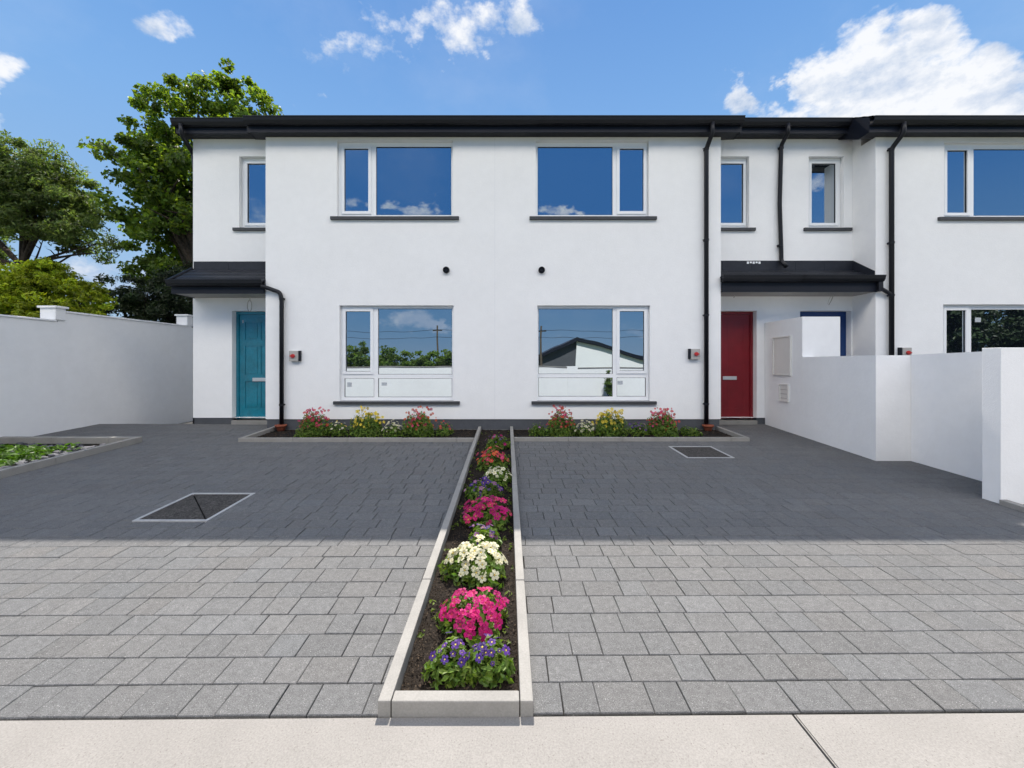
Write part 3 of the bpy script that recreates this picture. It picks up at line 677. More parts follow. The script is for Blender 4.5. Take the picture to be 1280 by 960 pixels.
# ------------------------------------------------------------------ porch canopies
def canopy(H, x0, x1, fasb, fast, sofb, gt, flash_t, roof_t, flush_left, flush_right):
    Yc = 7.56; zs = CZ + (454-fasb)/F*Yc; zf = CZ + (454-fast)/F*Yc; zg = CZ + (454-gt)/F*7.45; zfl = pz(flash_t, YR); zrf = pz(roof_t, YR)
    c = bpy.data.objects.new('porch_canopy', None); COL.objects.link(c); c.parent = H; c.matrix_parent_inverse = Matrix.Translation(-H.location); c.location = ((x0+x1)/2, Yc, zs)
    def sub(nm_, bm, mm): o_ = obj(nm_, bm, mm); o_.parent = c; o_.matrix_parent_inverse = Matrix.Translation(-c.location); return o_
    bm = new(); box(bm, x0, x1, Yc, Yc+.02, zs-.008, zf+.03)
    if not flush_left: prism_x(bm, [(Yc+.021, zs-.008), (YR-.001, zs-.008), (YR-.001, zrf-.03), (Yc+.021, zf+.03)], x0, x0+.02)
    if not flush_right: pass
    sub('fascia', bm, M_fascia)
    bm = new(); n = 6
    for i in range(n):
        a = Yc+.021+(YR-Yc-.022)*i/n; b = Yc+.021+(YR-Yc-.022)*(i+1)/n; box(bm, x0+.02, x1, a+.003, b-.003, zs, zs+.012)
    box(bm, x0+.02, x1, Yc+.021, YR-.002, zs+.0125, zs+.02)
    sub('soffit', bm, M_soffit)
    bm = new(); prism_x(bm, gutter_prof(Yc-.001, zg, .95), x0-.03, x1+.01); sub('gutter', bm, M_black)
    # interlocking tiles in four courses
    za = zf+.045; br = new(); rc = []; Y0 = Yc-.06; n = 4
    z_at = lambda Y: za + (zrf-za)*(Y-Y0)/(YR-Y0)
    for i in range(n):
        a = Y0+(YR-Y0)*i/n; b = Y0+(YR-Y0)*(i+1)/n+.03; xx = x0-.02
        if i % 2: xx -= .15
        while xx < x1:
            e = min(xx+.3, x1); s = max(xx, x0-.02); b_ = min(b, YR-.003); v = random.uniform(.8, 1.25); q = random.uniform(0, .004)
            f0 = len(br.faces)
            prism_x(br, [(a, z_at(a)+.004), (a, z_at(a)+.030+q), (b_, z_at(b_)+.012), (b_, z_at(b_)-.004)], s+.002, e-.002); rc += [v]*6
            xx = e
    me = bpy.data.meshes.new('tiles'); bmesh.ops.recalc_face_normals(br, faces=br.faces); br.to_mesh(me); br.free(); ro = bpy.data.objects.new('tiles', me); COL.objects.link(ro); me.materials.append(M_slate)
    ro.parent = c; ro.matrix_parent_inverse = Matrix.Translation(-c.location); tint_attr(ro, [(v, v, v) for v in rc])
    bm = new(); k_ = 5; w = (x1-x0)/k_
    for i in range(k_): box(bm, x0+w*i+.0015, x0+w*(i+1)-.0015, YR-.012-.003*(i % 2), YR-.001, zrf-.01, zfl)
    sub('flashing', bm, M_lead)
    return c, sub, z_at, zg, zs
cL, subL, zL, zgL, zsL = canopy(H1, px(214, 7.56), X_A-.002, 366.5, 357, 374, 349, 327, 337.5, False, True)
# left hip edge of the small canopy roof
bm = new(); tube(bm, [(px(214,7.56)-.03, 7.50, zL(7.5)+.035), (px(214,7.56)-.03, 8.10, zL(8.1)+.03)], .03, 8); subL('verge_trim', bm, M_black)
cR, subR, zR_, zgR, zsR = canopy(H2, X_B+.002, X_P-.001, 364.5, 353, 371, 343.5, 326, 339, True, True)
cR3, subR3, zR3, zgR3, zsR3 = canopy(H3, X_P+.001, X_C-.002, 364.5, 353, 371, 343.5, 326, 339, True, True)
# stepped flashing up the flank wall over house three's side
bm = new()
prism_x(bm, [(7.61, zR3(7.61)+.02), (8.09, zR3(8.09)+.02), (8.09, pz(326, YR)), (7.61, zR3(7.61)+.13)], X_C-.014, X_C-.003); subR3('flashing', bm, M_lead)
bm = new(); prism_x(bm, gutter_prof(7.559, zgR3, .95), X_C+.009, X_C+.06); box(bm, X_C-.03, X_C+.055, 7.50, 7.575, zsR3-.0, zsR3+.20); subR3('gutter_end', bm, M_black)
# manufacturer's tape remnant on the flashing
bm = new(); 
for i in range(5): box(bm, px(933+i*3.6, YR), px(935.6+i*3.6, YR), YR-.018, YR-.0162, pz(330, YR)+.012*(i % 2), pz(327.2, YR))
subR('tape_strip', bm, M_pvc)
# cables hanging from the soffits
def cable(sub, pts, r=.008):
    bm = new(); tube(bm, smooth_path(pts, 4, .05), r, 6); sub('light_cable', bm, M_cable)
xc, yc = px(312.5, 7.95), 7.95
lp = [(xc, yc, zsL+.005), (xc, yc, zsL-.07)] + [(xc-.008+.043*math.sin(t), yc, zsL-.185+.115*math.cos(t)) for t in np.linspace(.1, 2*math.pi-.1, 14)] + [(xc+.005, yc, zsL-.065)]
cable(subL, lp)
cable(subR3, [(px(1041.5, 7.9), 7.9, zsR3+.005), (px(1041.5, 7.9), 7.9, zsR3-.03), (px(1039, 7.9), 7.9, zsR3-.12), (px(1036, 7.9), 7.9, zsR3-.20)])
cable(subR3, [(px(1041.5, 7.9), 7.9, zsR3+.005), (px(1037, 7.88), 7.88, zsR3-.06), (px(1034.5, 7.88), 7.88, zsR3-.19)], .003)
cable(subR, [(px(918, 7.95), 7.95, zsR+.005), (px(918.5, 7.95), 7.95, zsR-.03), (px(917, 7.95), 7.95, zsR-.05)])

# ------------------------------------------------------------------ downpipes
def downpipe(H, pts, r, brackets, side=-1, gully=None, wallY=YF):
    d = bpy.data.objects.new('downpipe', None); COL.objects.link(d); d.parent = H; d.matrix_parent_inverse = Matrix.Translation(-H.location); d.location = pts[-1]
    def sub(nm_, bm, mm, sm=False): o_ = obj(nm_, bm, mm, smooth=sm); o_.parent = d; o_.matrix_parent_inverse = Matrix.Translation(-d.location); return o_
    bm = new(); tube(bm, smooth_path(pts, 4, .06), r, 16, True); o_ = sub('pipe', bm, M_black, True)
    for (x, z) in brackets:
        bm = new(); Y = pts[-2][1]
        tube(bm, [(x, Y, z-.018), (x, Y, z+.018)], r+.007, 16); box(bm, x-.03, x+.03, Y+.01, wallY+.0, z-.015, z+.015); 
        e = side*(r+.03); box(bm, min(x, x+e), max(x, x+e), Y-.006, Y+.008, z-.008, z+.008)
        sub('bracket', bm, M_black)
    if gully:
        bm = new(); x, Y, zb = gully
        n = 14; prof = [(.0, zb+.005), (.055, zb), (.07, zb+.05), (.092, zb+.09), (.105, zb+.095), (.105, zb+.12), (.085, zb+.12), (.06, zb+.06), (0, zb+.05)]
        rings = [[bm.verts.new((x+max(rr, .001)*math.cos(2*math.pi*k_/n), Y+max(rr, .001)*math.sin(2*math.pi*k_/n), zz)) for k_ in range(n)] for rr, zz in prof]
        for a, b in zip(rings, rings[1:]):
            for k_ in range(n): bm.faces.new((a[k_], a[(k_+1) % n], b[(k_+1) % n], b[k_]))
        sub('gully_pot', bm, M_terra, True)
    return d
PR = .040; YP = YF-.065
xa = px(352, YP)
downpipe(H1, [(X_A+.0-.03, 7.50, zgL-.12), (X_A+.05, YP, pz(358, YP)-.02), (xa-.03, YP, pz(365.5, YP)), (xa, YP, pz(374, YP)), (xa, YP, .11)], PR*.95, [(xa, pz(373.5, YP)), (xa, pz(506, YP))], 1, (xa, YP-.02, -.02))
xb = px(883, YP)
downpipe(H2, [(px(890.5, 7.35), 7.35, roofz(7.3)-.08), (px(890.5, 7.35), 7.35, pz(166, 7.35)), (xb, YP, pz(186, YP)), (xb, YP, .11)], PR, [(xb, pz(y_, YP)) for y_ in (186, 300, 394, 505)], -1, (xb+.02, YP-.02, -.02))
xc3 = px(1114.5, YP)
downpipe(H3, [(px(1129.5, 7.35), 7.35, roofz(7.3)-.08), (px(1129.5, 7.35), 7.35, pz(166, 7.35)), (xc3, YP, pz(186, YP)), (xc3, YP, .05)], PR, [(xc3, pz(y_, YP)) for y_ in (186, 303.5, 369)], -1)
downpipe(H3, [(X_C+.02, 7.51, zsR3+.06), (X_C+.05, YP-.0, pz(361, YP)), (xc3-.02, YP, pz(367.5, YP)), (xc3, YP, pz(373, YP))], .034, [], -1)
YPR = YR-.055; xd = px(976.5, YPR)
downpipe(H2, [(px(985, 7.80), 7.80, roofz(7.8)-.10), (px(985, 7.80), 7.80, pz(166, 7.80)), (xd-.0, YPR, pz(182, YPR)), (xd-.03, YPR, pz(255, YPR)), (xd-.0, YPR, pz(312, YPR)), (xd+.005, YPR, pz(327, YPR)), (xd+.03, YPR-.10, pz(333, YPR-.1))], PR*.95, [(xd-.0, pz(185, YPR)), (xd-.02, pz(307, YPR))], -1, None, YR)
xg = X_L-.055
downpipe(H1, [(px(226, 7.80), 7.80, roofz(7.8)-.10), (px(227, 7.82), 7.82, pz(168, 7.82)), (xg-.02, 8.21, pz(192, 8.2)), (xg, 8.24, 5.2), (xg, 8.24, -.2)], PR, [(xg, 4.0), (xg, 2.0)], -1, None, 8.26)

# vents, isolators
for (H, x_) in ((H1, 557.8), (H2, 677.0)):
    bm = new(); x0 = px(x_, YF-.02); z0 = pz(337.6, YF-.02)
    tube(bm, [(x0, YF+.03, z0), (x0, YF-.045, z0), (x0, YF-.05, z0)], [.062, .062, .055], 20); bmesh.ops.delete(bm, geom=[f for f in bm.faces if len(f.verts) > 4 and f.calc_center_median().y < YF-.04], context='FACES')
    tube(bm, [(x0, YF-.015, z0), (x0, YF-.01, z0)], .058, 20); tube(bm, [(x0, YF-.04, z0), (x0, YF-.01, z0)], .02, 12)
    obj('flue_vent', bm, M_black, H)
for (H, x_, y_) in ((H1, 368.0, 445), (H2, 868.6, 442.6), (H3, 1132.0, 441)):
    bm = new(); Y = YF; x0 = px(x_, Y-.04); z0 = pz(y_, Y-.04); s = .085; sg = 1 if x_ < 634 else -1
    box(bm, x0-s, x0+s-.0, Y-.075, Y-.002, z0-.097, z0+.097, .006); b = obj('isolator_box', bm, M_boxgrey, H)
    def sb(nm_, bm, mm): o_ = obj(nm_, bm, mm); o_.parent = b; return o_
    bm = new(); tube(bm, [(x0-.01*sg, Y-.076, z0), (x0-.01*sg, Y-.10, z0)], [.040, .036], 8); box(bm, x0-.045-.01*sg, x0+.045-.01*sg, Y-.108, Y-.10, z0-.012, z0+.012)
    sb('rotary_switch', bm, M_redplastic)
    bm = new(); box(bm, min(x0+sg*(s+.002), x0+sg*(s+.03)), max(x0+sg*(s+.002), x0+sg*(s+.03)), Y-.06, Y-.002, z0-.097, z0+.10); sb('dark_side', bm, M_fascia)  # dark strip along one side of the box

# ------------------------------------------------------------------ foliage
def leaf_mesh(pts, nrm, size, aspect=1.6, fold=.25, jitter=.9, down=0):
    """diamond leaves folded on the midrib; pts Nx3, nrm Nx3 preferred facing"""
    n = len(pts)
    d = rng.normal(size=(n, 3)) ; nn = nrm + jitter * d; nn /= np.linalg.norm(nn, axis=1)[:, None]
    a = rng.normal(size=(n, 3)); a[:, 2] -= down; a -= (a*nn).sum(1)[:, None]*nn; a /= np.linalg.norm(a, axis=1)[:, None]; b = np.cross(nn, a)
    s = (size * rng.uniform(.65, 1.3, n))[:, None]; w = s / aspect
    v0 = pts - a*s*.5; v2 = pts + a*s*.5; v1 = pts + b*w*.5 - a*s*.05 + nn*w*fold; v3 = pts - b*w*.5 - a*s*.05 + nn*w*fold
    V = np.stack([v0, v1, v2, v3], 1).reshape(-1, 3)
    i = np.arange(n)*4; Fc = np.stack([np.stack([i, i+1, i+2], 1), np.stack([i, i+2, i+3], 1)], 1).reshape(-1, 3)
    return V, Fc
def leaves_obj(name, V, Fc, m_, parent, tints):
    me = bpy.data.meshes.new(name); me.from_pydata(V.tolist(), [], Fc.tolist()); me.materials.append(m_); o = bpy.data.objects.new(name, me); COL.objects.link(o)
    if parent: o.parent = parent; o.matrix_parent_inverse = Matrix.Translation(-parent.location)
    tint_attr(o, tints); return o
def clump_points(ells, nclump, per, cr, shell=.45):
    """clumps spread through the outer volume of a union of ellipsoids"""
    P, N, C = [], [], []
    vol = np.array([e[3]*e[4]*e[5] for e in ells])**.8; pr_ = vol/vol.sum()
    for c in range(nclump):
        e = ells[rng.choice(len(ells), p=pr_)]; d = rng.normal(size=3); d /= np.linalg.norm(d)
        r = (shell + (1-shell)*rng.random()) * rng.uniform(.9, 1.1)
        cen = np.array(e[:3]) + d*np.array(e[3:6])*r
        m_ = int(per*rng.uniform(.5, 1.5)); q = rng.normal(size=(m_, 3)); q /= np.linalg.norm(q, axis=1)[:, None]; rad = rng.random(m_)**.5
        rr = cr*rng.uniform(.6, 1.3); pts = cen + q*rad[:, None]*np.array([rr, rr, rr*.65])
        P.append(pts); N.append(q*.6 + d*.5 + np.array([0, 0, .5])); C.append(np.full(m_, rng.uniform(.6, 1.35)))
    return np.concatenate(P), np.concatenate(N), np.concatenate(C)
def branchy(bm, base, tips, r0):
    base = Vector(base)
    for t_ in tips:
        t_ = Vector(t_); mid = base.lerp(t_, .5) + Vector((random.uniform(-.3, .3), random.uniform(-.3, .3), random.uniform(0, .4)))
        tube(bm, smooth_path([base, mid, t_], 3, .8), [r0*(1-.85*i/6) for i in range(7)] if False else r0, 7) if False else None
        n = 7; pts = [base*(1-u)**2 + mid*2*u*(1-u) + t_*u*u for u in [i/n for i in range(n+1)]]
        tube(bm, pts, [r0*(1-.88*i/n) for i in range(n+1)], 8)
        for kk in (3, 5, 6):
            q = pts[kk]; e = q + Vector((random.uniform(-1, 1), random.uniform(-1, 1), random.uniform(.0, .6)))*min(1.0, (t_-base).length*.2)
            tube(bm, [q, q.lerp(e, .5)+Vector((0, 0, .05)), e], [r0*.3, r0*.2, r0*.06], 6)
def tree(name, label, base, trunk_top, ells, ncl, per, cr, size, m_, r0, group='trees behind the boundary wall', aspect=1.6, tips=None, shell=.45, cat='tree', down=0, tipcol=None):
    t = thing(name, label, cat, base, group)
    bm = new(); tb = Vector(base); tt = Vector(trunk_top); n = 6
    pts = [tb.lerp(tt, i/n) + Vector((math.sin(i*1.3)*.05, math.cos(i*1.7)*.05, 0))*(i > 0) for i in range(n+1)]
    tube(bm, pts, [r0*(1.25-.55*i/n) for i in range(n+1)], 10)
    tp = tips or [(e[0]+random.uniform(-.45, .45)*e[3], e[1]+random.uniform(-.4, .4)*e[4], e[2]+e[5]*random.uniform(-.5, .15)) for e in ells for _ in range(2)]
    branchy(bm, pts[-1], tp, r0*.6); branchy(bm, pts[-2], tp[::2], r0*.45)
    obj('trunk', bm, M_bark, t)
    P, N, C = clump_points(ells, ncl, per, cr, shell); V, Fc = leaf_mesh(P, N, size, aspect, down=down)
    c = C * rng.uniform(.6, 1.4, len(C)); cc = np.stack([c*rng.uniform(.9, 1.15, len(c)), c, c*.9], 1)
    leaves_obj('crown', V, Fc, m_, t, np.repeat(cc, 2, axis=0)); return t
# broad tree rising behind the end house
YB = 13.0
def E(x, y, Y, rx, ry, rz): return (px(x, Y), Y, pz(y, Y), rx/F*Y, ry, rz/F*Y)
tree('broadleaf_tree', 'tall broad-leaved green tree rising behind the roof corner of the end house', (px(262, YB), YB, -.3), (px(262, YB), YB, 3.4),
     [E(305, 130, YB, 50, 1.2, 42), E(205, 150, YB, 34, 1.1, 42), E(255, 140, YB, 48, 1.4, 28), E(198, 205, YB, 46, 1.5, 44), E(255, 230, YB, 70, 1.8, 70), E(205, 275, YB, 46, 1.6, 55), E(215, 340, YB, 42, 1.5, 42), E(320, 190, YB, 55, 1.5, 50), E(330, 270, YB, 50, 1.5, 60), (-7.2, 13.4, 7.6, .85, 1.8, 1.6), (-7.2, 13.4, 7.4, .6, 1.6, 1.5), (-7.3, 13.6, 6.4, .8, 1.8, 1.4), (-7.3, 12.8, 8.5, .8, 1.2, .8), (-7.1, 13.2, 7.2, .8, 1.4, 1.2)],  # trailing ellipsoids added, hidden by the house, to keep sun off the side paving
     520, 95, .36, .14, M_leafB, .22, aspect=1.25, shell=.35)
YA = 12.0
tree('windswept_tree', 'dark windswept tree with bare inner branches, at the far edge behind the boundary wall', (px(20, YA), YA, -.3), (px(28, YA), YA, pz(335, YA)),
     [E(30, 235, YA, 85, 1.6, 52), E(-50, 240, YA, 70, 1.6, 60), E(72, 255, YA, 50, 1.3, 40), E(20, 215, YA, 60, 1.3, 34), E(110, 302, YA, 38, 1.0, 22), E(60, 280, YA, 62, 1.3, 32), E(-60, 310, YA, 60, 1.3, 40)],
     560, 100, .30, .13, M_leafA, .10, aspect=3.0, shell=.45, down=.6)
YS = 9.6
tree('yellow_green_bush', 'bright yellow-green leafy bush showing over the lower part of the boundary wall', (px(50, YS), YS, -.3), (px(50, YS), YS, 1.4),
     [E(45, 368, YS, 56, .55, 42), E(100, 378, YS, 34, .5, 30), E(-20, 372, YS, 50, .6, 44), E(60, 345, YS, 26, .4, 22), E(20, 410, YS, 90, .6, 40)],
     560, 95, .17, .095, M_leafBush, .07, aspect=2.2, shell=.5, cat='bush', group='bushes behind the boundary wall')
YD = 11.6
tree('dark_conifer', 'dark evergreen bush in the gap between the bright bush and the end house', (px(185, YD), YD, -.3), (px(185, YD), YD, 1.8),
     [E(160, 375, YD, 34, .7, 36), E(205, 380, YD, 42, .8, 46), E(235, 370, YD, 34, .8, 50), E(180, 420, YD, 75, .8, 50), E(192, 352, YD, 14, .4, 20)],
     260, 110, .24, .12, M_leafDark, .09, aspect=3.2, shell=.2, cat='bush', group='bushes behind the boundary wall')

# ------------------------------------------------------------------ bedding plants
def blossom_mesh(color, kind):
    bm = new(); npet = 5 if kind != 'daisy' else 9
    for i in range(npet):
        a = 2*math.pi*i/npet; w = math.pi/npet*(.98 if kind != 'daisy' else .7); r1 = .5
        pts = [(.06*math.cos(a), .06*math.sin(a), 0), (r1*.62*math.cos(a-w), r1*.62*math.sin(a-w), .07), (r1*.97*math.cos(a-w*.5), r1*.97*math.sin(a-w*.5), .05+.03*(i % 2)),
               (r1*1.0*math.cos(a+w*.5), r1*1.0*math.sin(a+w*.5), .03), (r1*.62*math.cos(a+w), r1*.62*math.sin(a+w), .09)]
        vs = [bm.verts.new(p) for p in pts]; bm.faces.new(vs)
    e0 = len(bm.faces)
    vs = [bm.verts.new((.09*math.cos(t_), .09*math.sin(t_), .035)) for t_ in np.linspace(0, 2*math.pi, 7)[:-1]]; f = bm.faces.new(vs); f.material_index = 1
    me = bpy.data.meshes.new('blossom'); bm.to_mesh(me); bm.free(); me.materials.append(PET[color]); me.materials.append(M_eye if color != 'magenta' else PET['red'])
    return me
BM = {}
def plant(label, X, Y, r, h, colors, nb, bs, group, leafs=.05, nl=None, name='flowering_plant', kind='five', spread=1.0, tall=False, drop=.012, kindname='bedding plant'):
    z0 = gz(Y) - drop; t = thing(name, label, kindname, (X, Y, z0), group)
    nl = nl or int(850*(r/.2)**1.5*(.05/leafs)**1.2)
    d = rng.normal(size=(nl, 3)); d[:, 2] = np.abs(d[:, 2]); d /= np.linalg.norm(d, axis=1)[:, None]; q = rng.random(nl)**.4
    lump = 1 + .16*np.sin(np.arctan2(d[:, 1], d[:, 0])*3 + rng.random()*6)
    P = np.array([X, Y, z0+.01]) + d*q[:, None]*np.array([r, r, h*(.9 if not tall else .86)])*lump[:, None]
    V, Fc = leaf_mesh(P, d + np.array([0, 0, .4]), leafs, 2.0 if not tall else 3.2, jitter=.6); V[:, 2] = np.maximum(V[:, 2], z0-.005)
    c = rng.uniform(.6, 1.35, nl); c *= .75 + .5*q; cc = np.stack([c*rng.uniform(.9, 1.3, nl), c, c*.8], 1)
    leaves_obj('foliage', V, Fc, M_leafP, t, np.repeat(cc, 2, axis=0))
    bm = new()
    for i in range(7):
        a = random.uniform(0, 6.28); rr = r*random.uniform(.2, .75); tube(bm, [(X, Y, z0-.01), (X+rr*.4*math.cos(a), Y+rr*.4*math.sin(a), z0+h*.5), (X+rr*math.cos(a), Y+rr*math.sin(a), z0+h*.8)], [.005, .004, .002], 5)
    obj('stem', bm, M_leafP, t)
    for i in range(nb):
        col = random.choice(colors)
        key = (col, kind)
        if key not in BM: BM[key] = blossom_mesh(col, kind)
        a = 2.399*i + random.uniform(-.3, .3); u = math.sqrt((i+.5)/nb)*spread; u = min(u, 1.0)*.93
        if random.random() < .25 and math.sin(a) > .3: a = -a
        el = math.acos(min(.999, u))*(1.0); dx, dy, dz = math.cos(a)*u, math.sin(a)*u, math.sin(el)
        k_ = random.uniform(.95, 1.14) * (1 if not tall else random.uniform(.72, 1.1)); k_ *= 1 + .10*math.sin(3*a + X*40)
        b = bpy.data.objects.new('blossom', BM[key]); COL.objects.link(b); b.parent = t
        b.location = (dx*r*k_, dy*r*k_, .012 + (max(.30, dz) if math.sin(a) < 0 else max(.15, dz))*h*k_)
        nv = Vector((dx*.9+random.uniform(-.45, .45), dy*.9-.25+random.uniform(-.45, .45), dz*.9+.25)) if not tall else Vector((dx*.8+random.uniform(-.5, .5), -.9+random.uniform(-.3, .3), random.uniform(-.1, .7))); b.rotation_euler = nv.to_track_quat('Z', 'Y').to_euler(); b.rotation_euler.rotate_axis('Z', random.uniform(0, 6))
        s = bs*random.choice((.55, .8, .95, 1.05, 1.2)); b.scale = (s, s, s)
    return t
G1 = 'bedding plants in the long central bed'
plant('left one of the two purple pansies at the front of the central bed', -.268, 1.93, .13, .115, ['purple'], 12, .042, G1, .042, spread=.8)
plant('right one of the two purple pansies at the front of the central bed', -.095, 1.93, .13, .115, ['purple'], 13, .042, G1, .042, spread=.8)
plant('vivid magenta flowering mound, the nearer one, just behind the front pansies', -.185, 2.24, .19, .15, ['magenta'], 54, .064, G1, .05)
plant('large creamy white flowering mound between two magenta ones', -.215, 2.76, .225, .175, ['white'], 54, .066, G1, .05)
plant('small purple flowering plant tucked behind the large white mound', -.19, 3.14, .13, .15, ['purple', 'mauve'], 16, .045, G1, .045)
plant('magenta flowering mound further back, behind the large white one', -.175, 3.55, .22, .18, ['magenta', 'magenta', 'pinkred'], 58, .066, G1, .05)
plant('dusky purple flowering plant in the middle of the central bed', -.26, 4.15, .19, .17, ['purple', 'mauve'], 30, .05, G1, .05)
plant('small white flowering plant right of the dusky purple one', -.11, 4.62, .17, .15, ['white'], 34, .05, G1, .045)
plant('orange-red flowering plant near the house end of the central bed', -.19, 5.2, .22, .22, ['orange', 'red', 'pinkred'], 44, .055, G1, .05)
plant('small mixed purple plant furthest back in the central bed', -.15, 6.2, .19, .19, ['purple', 'magenta', 'mauve'], 20, .045, G1, .05)
G2 = 'bedding plants along the house walls'
def bp(x, w, ytop, label, cols, nb, bs=.048, tall=True, Y=7.12, kind='five'):
    X = px(x, Y); r = w/F*Y*.5; h = (pz(ytop, Y) - gz(Y) + .012)*.92; nb = int(nb*(2.0 if tall else 1.3)); nb = min(nb, 84)
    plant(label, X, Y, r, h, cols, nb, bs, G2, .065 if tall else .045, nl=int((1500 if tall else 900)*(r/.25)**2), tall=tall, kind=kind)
bp(392, 40, 511, 'tall crimson flowering plant beside the drainpipe by the teal door', ['red', 'pinkred', 'pinkred'], 42)
bp(422, 26, 526, 'small pale yellow plant under the left end of the left window sill', ['yellow', 'white'], 16, .045, False)
bp(458, 42, 512, 'tall yellow flowering plant under the middle of the left window', ['yellow'], 34, .055)
bp(490, 26, 527, 'small white daisy-like plant under the left window', ['white'], 30, .05, False, 7.0, 'daisy')
bp(524, 42, 511, 'tall red flowering plant under the right end of the left window', ['red', 'pinkred', 'orange'], 40)
bp(555, 24, 526, 'small sparse reddish plant beside the central bed under the left window', ['red'], 8, .04, False)
bp(672, 24, 527, 'small nearly flowerless green plant at the left end of the bed under the right window', ['mauve'], 4, .035, False)
bp(701, 40, 510, 'tall red flowering plant under the left end of the right window', ['red', 'pinkred', 'red'], 42)
bp(732, 26, 527, 'small white flowering plant under the right window', ['white'], 30, .05, False, 7.0, 'daisy')
bp(763, 42, 511, 'tall yellow flowering plant under the right window', ['yellow'], 34, .055)
bp(797, 26, 527, 'small mauve flowering plant under the right window', ['mauve', 'purple'], 16, .04, False)
bp(829, 40, 510, 'tall pink-red flowering plant under the right end of the right window', ['pinkred', 'red'], 44)
bp(862, 26, 532, 'low green plant without flowers beside the gully of the red door house', ['white'], 1, .03, False)

# mulch and clods over the soil
def scatter(name, rects, n, size, m_, drop, lab=None):
    P = []
    tot = sum((r[1]-r[0])*(r[3]-r[2]) for r in rects)
    for (a, b, c, d) in rects:
        k_ = int(n*(b-a)*(d-c)/tot); q = np.stack([rng.uniform(a, b, k_), rng.uniform(c, d, k_), np.zeros(k_)], 1); q[:, 2] = .038*(q[:, 1]-7.6)-drop+rng.uniform(0, .014, k_); P.append(q)
    P = np.concatenate(P); V, Fc = leaf_mesh(P, np.tile([0, 0, 1.0], (len(P), 1)), size, 2.2, jitter=.7)
    c = rng.uniform(.35, 1.6, len(P)); o = leaves_obj(name, V, Fc, m_, None, np.repeat(np.stack([c, c*.95, c*.85], 1), 2, axis=0)); o['kind'] = 'stuff'; return o
o = scatter('mulch', [(bedC[0]+.06, bedC[1]-.06, Y1+.06, 4.0)], 5200, .014, M_mulch, .008); tag(o, 'dark bark mulch over the soil at the front of the central bed', 'mulch')
o = scatter('mulch', [(bedC[0]+.06, bedC[1]-.06, 4.0, 7.55), (bedL[0]+.06, bedL[1], 6.65, 7.6), (bedR[0], bedR[1]-.06, 6.69, 7.6)], 6000, .022, M_mulch, .006); tag(o, 'dark bark mulch over the soil along the house walls', 'mulch')

# petals dropped on the soil and self-sown seedlings
def sprouts(n):
    P, N = [], []
    for i in range(n):
        Y = rng.uniform(1.8, 7.4); side = rng.choice([bedC[0]+.085, bedC[1]-.085]); X = side + rng.normal()*.03 if rng.random() < .6 else rng.uniform(bedC[0]+.09, bedC[1]-.09)
        X = min(max(X, bedC[0]+.08), bedC[1]-.08); k_ = rng.integers(4, 9); a = rng.uniform(0, 6.28, k_); r_ = rng.uniform(.004, .022, k_)
        P.append(np.stack([X+r_*np.cos(a), Y+r_*np.sin(a), gz(Y)+rng.uniform(-.004, .022, k_)], 1)); N.append(np.stack([np.cos(a)*.5, np.sin(a)*.5, np.ones(k_)], 1))
    P, N = np.concatenate(P), np.concatenate(N); return P, N
P, N = sprouts(95); V, Fc = leaf_mesh(P, N, .026, 2.0, jitter=.5); c = rng.uniform(.7, 1.6, len(P))
o = leaves_obj('seedlings', V, Fc, M_leafP, None, np.repeat(np.stack([c*1.25, c, c*.7], 1), 2, axis=0)); o['kind'] = 'stuff'; tag(o, 'tiny yellow-green seedlings scattered over the soil of the central bed', 'seedlings')
# weedy bed by the boundary wall
def weeds(x0, x1, y0, y1, n, h, size):
    P, N = [], []
    for i in range(n):
        cx, cy = rng.uniform(x0, x1), rng.uniform(y0, y1); k_ = rng.integers(10, 22); a = rng.uniform(0, 6.28, k_); r_ = rng.uniform(.02, .13, k_)
        P.append(np.stack([cx+r_*np.cos(a), cy+r_*np.sin(a), gz(cy)-.02+h*rng.random(k_)*rng.uniform(.4, 1)], 1)); N.append(np.stack([np.cos(a)*.5, np.sin(a)*.5, np.ones(k_)], 1))
    P, N = np.concatenate(P), np.concatenate(N); V, Fc = leaf_mesh(P, N, size, 1.7, jitter=.45); V[:, 0] = np.clip(V[:, 0], -8.29, -6.1)
    c = rng.uniform(.6, 1.4, len(P)); return V, Fc, np.repeat(np.stack([c*1.05, c, c*.8], 1), 2, axis=0)
V, Fc, T = weeds(-8.2, -6.55, 3.2, 6.0, 420, .14, .09); o = leaves_obj('weeds', V, Fc, M_leafW, None, T); o['kind'] = 'stuff'; tag(o, 'low bright green weeds in the bed by the boundary wall', 'weeds')
bm = new()
for i in range(420):
    x, y_ = random.uniform(-8.2, -6.15), random.uniform(4.4, 6.45)
    if x < -6.7 and y_ < 5.7 and random.random() < .7: continue
    s = random.uniform(.025, .07); mtx = Matrix.Translation((x, y_, gz(y_)-.02+s*.3)) @ Matrix.Rotation(random.uniform(0, 6), 4, 'Z') @ Matrix.Rotation(random.uniform(-.5, .5), 4, 'X') @ Matrix.Diagonal((s*random.uniform(.8, 1.6), s, s*.5, 1))
    r_ = bmesh.ops.create_icosphere(bm, subdivisions=1, radius=1, matrix=mtx)
    for v in r_['verts']: v.co += Vector([random.uniform(-.12, .12)*s for _ in range(3)])
o = obj('rubble', bm, M_stone); o['kind'] = 'stuff'; tag(o, 'dark loose stones and rubble in the bed by the boundary wall', 'rubble')

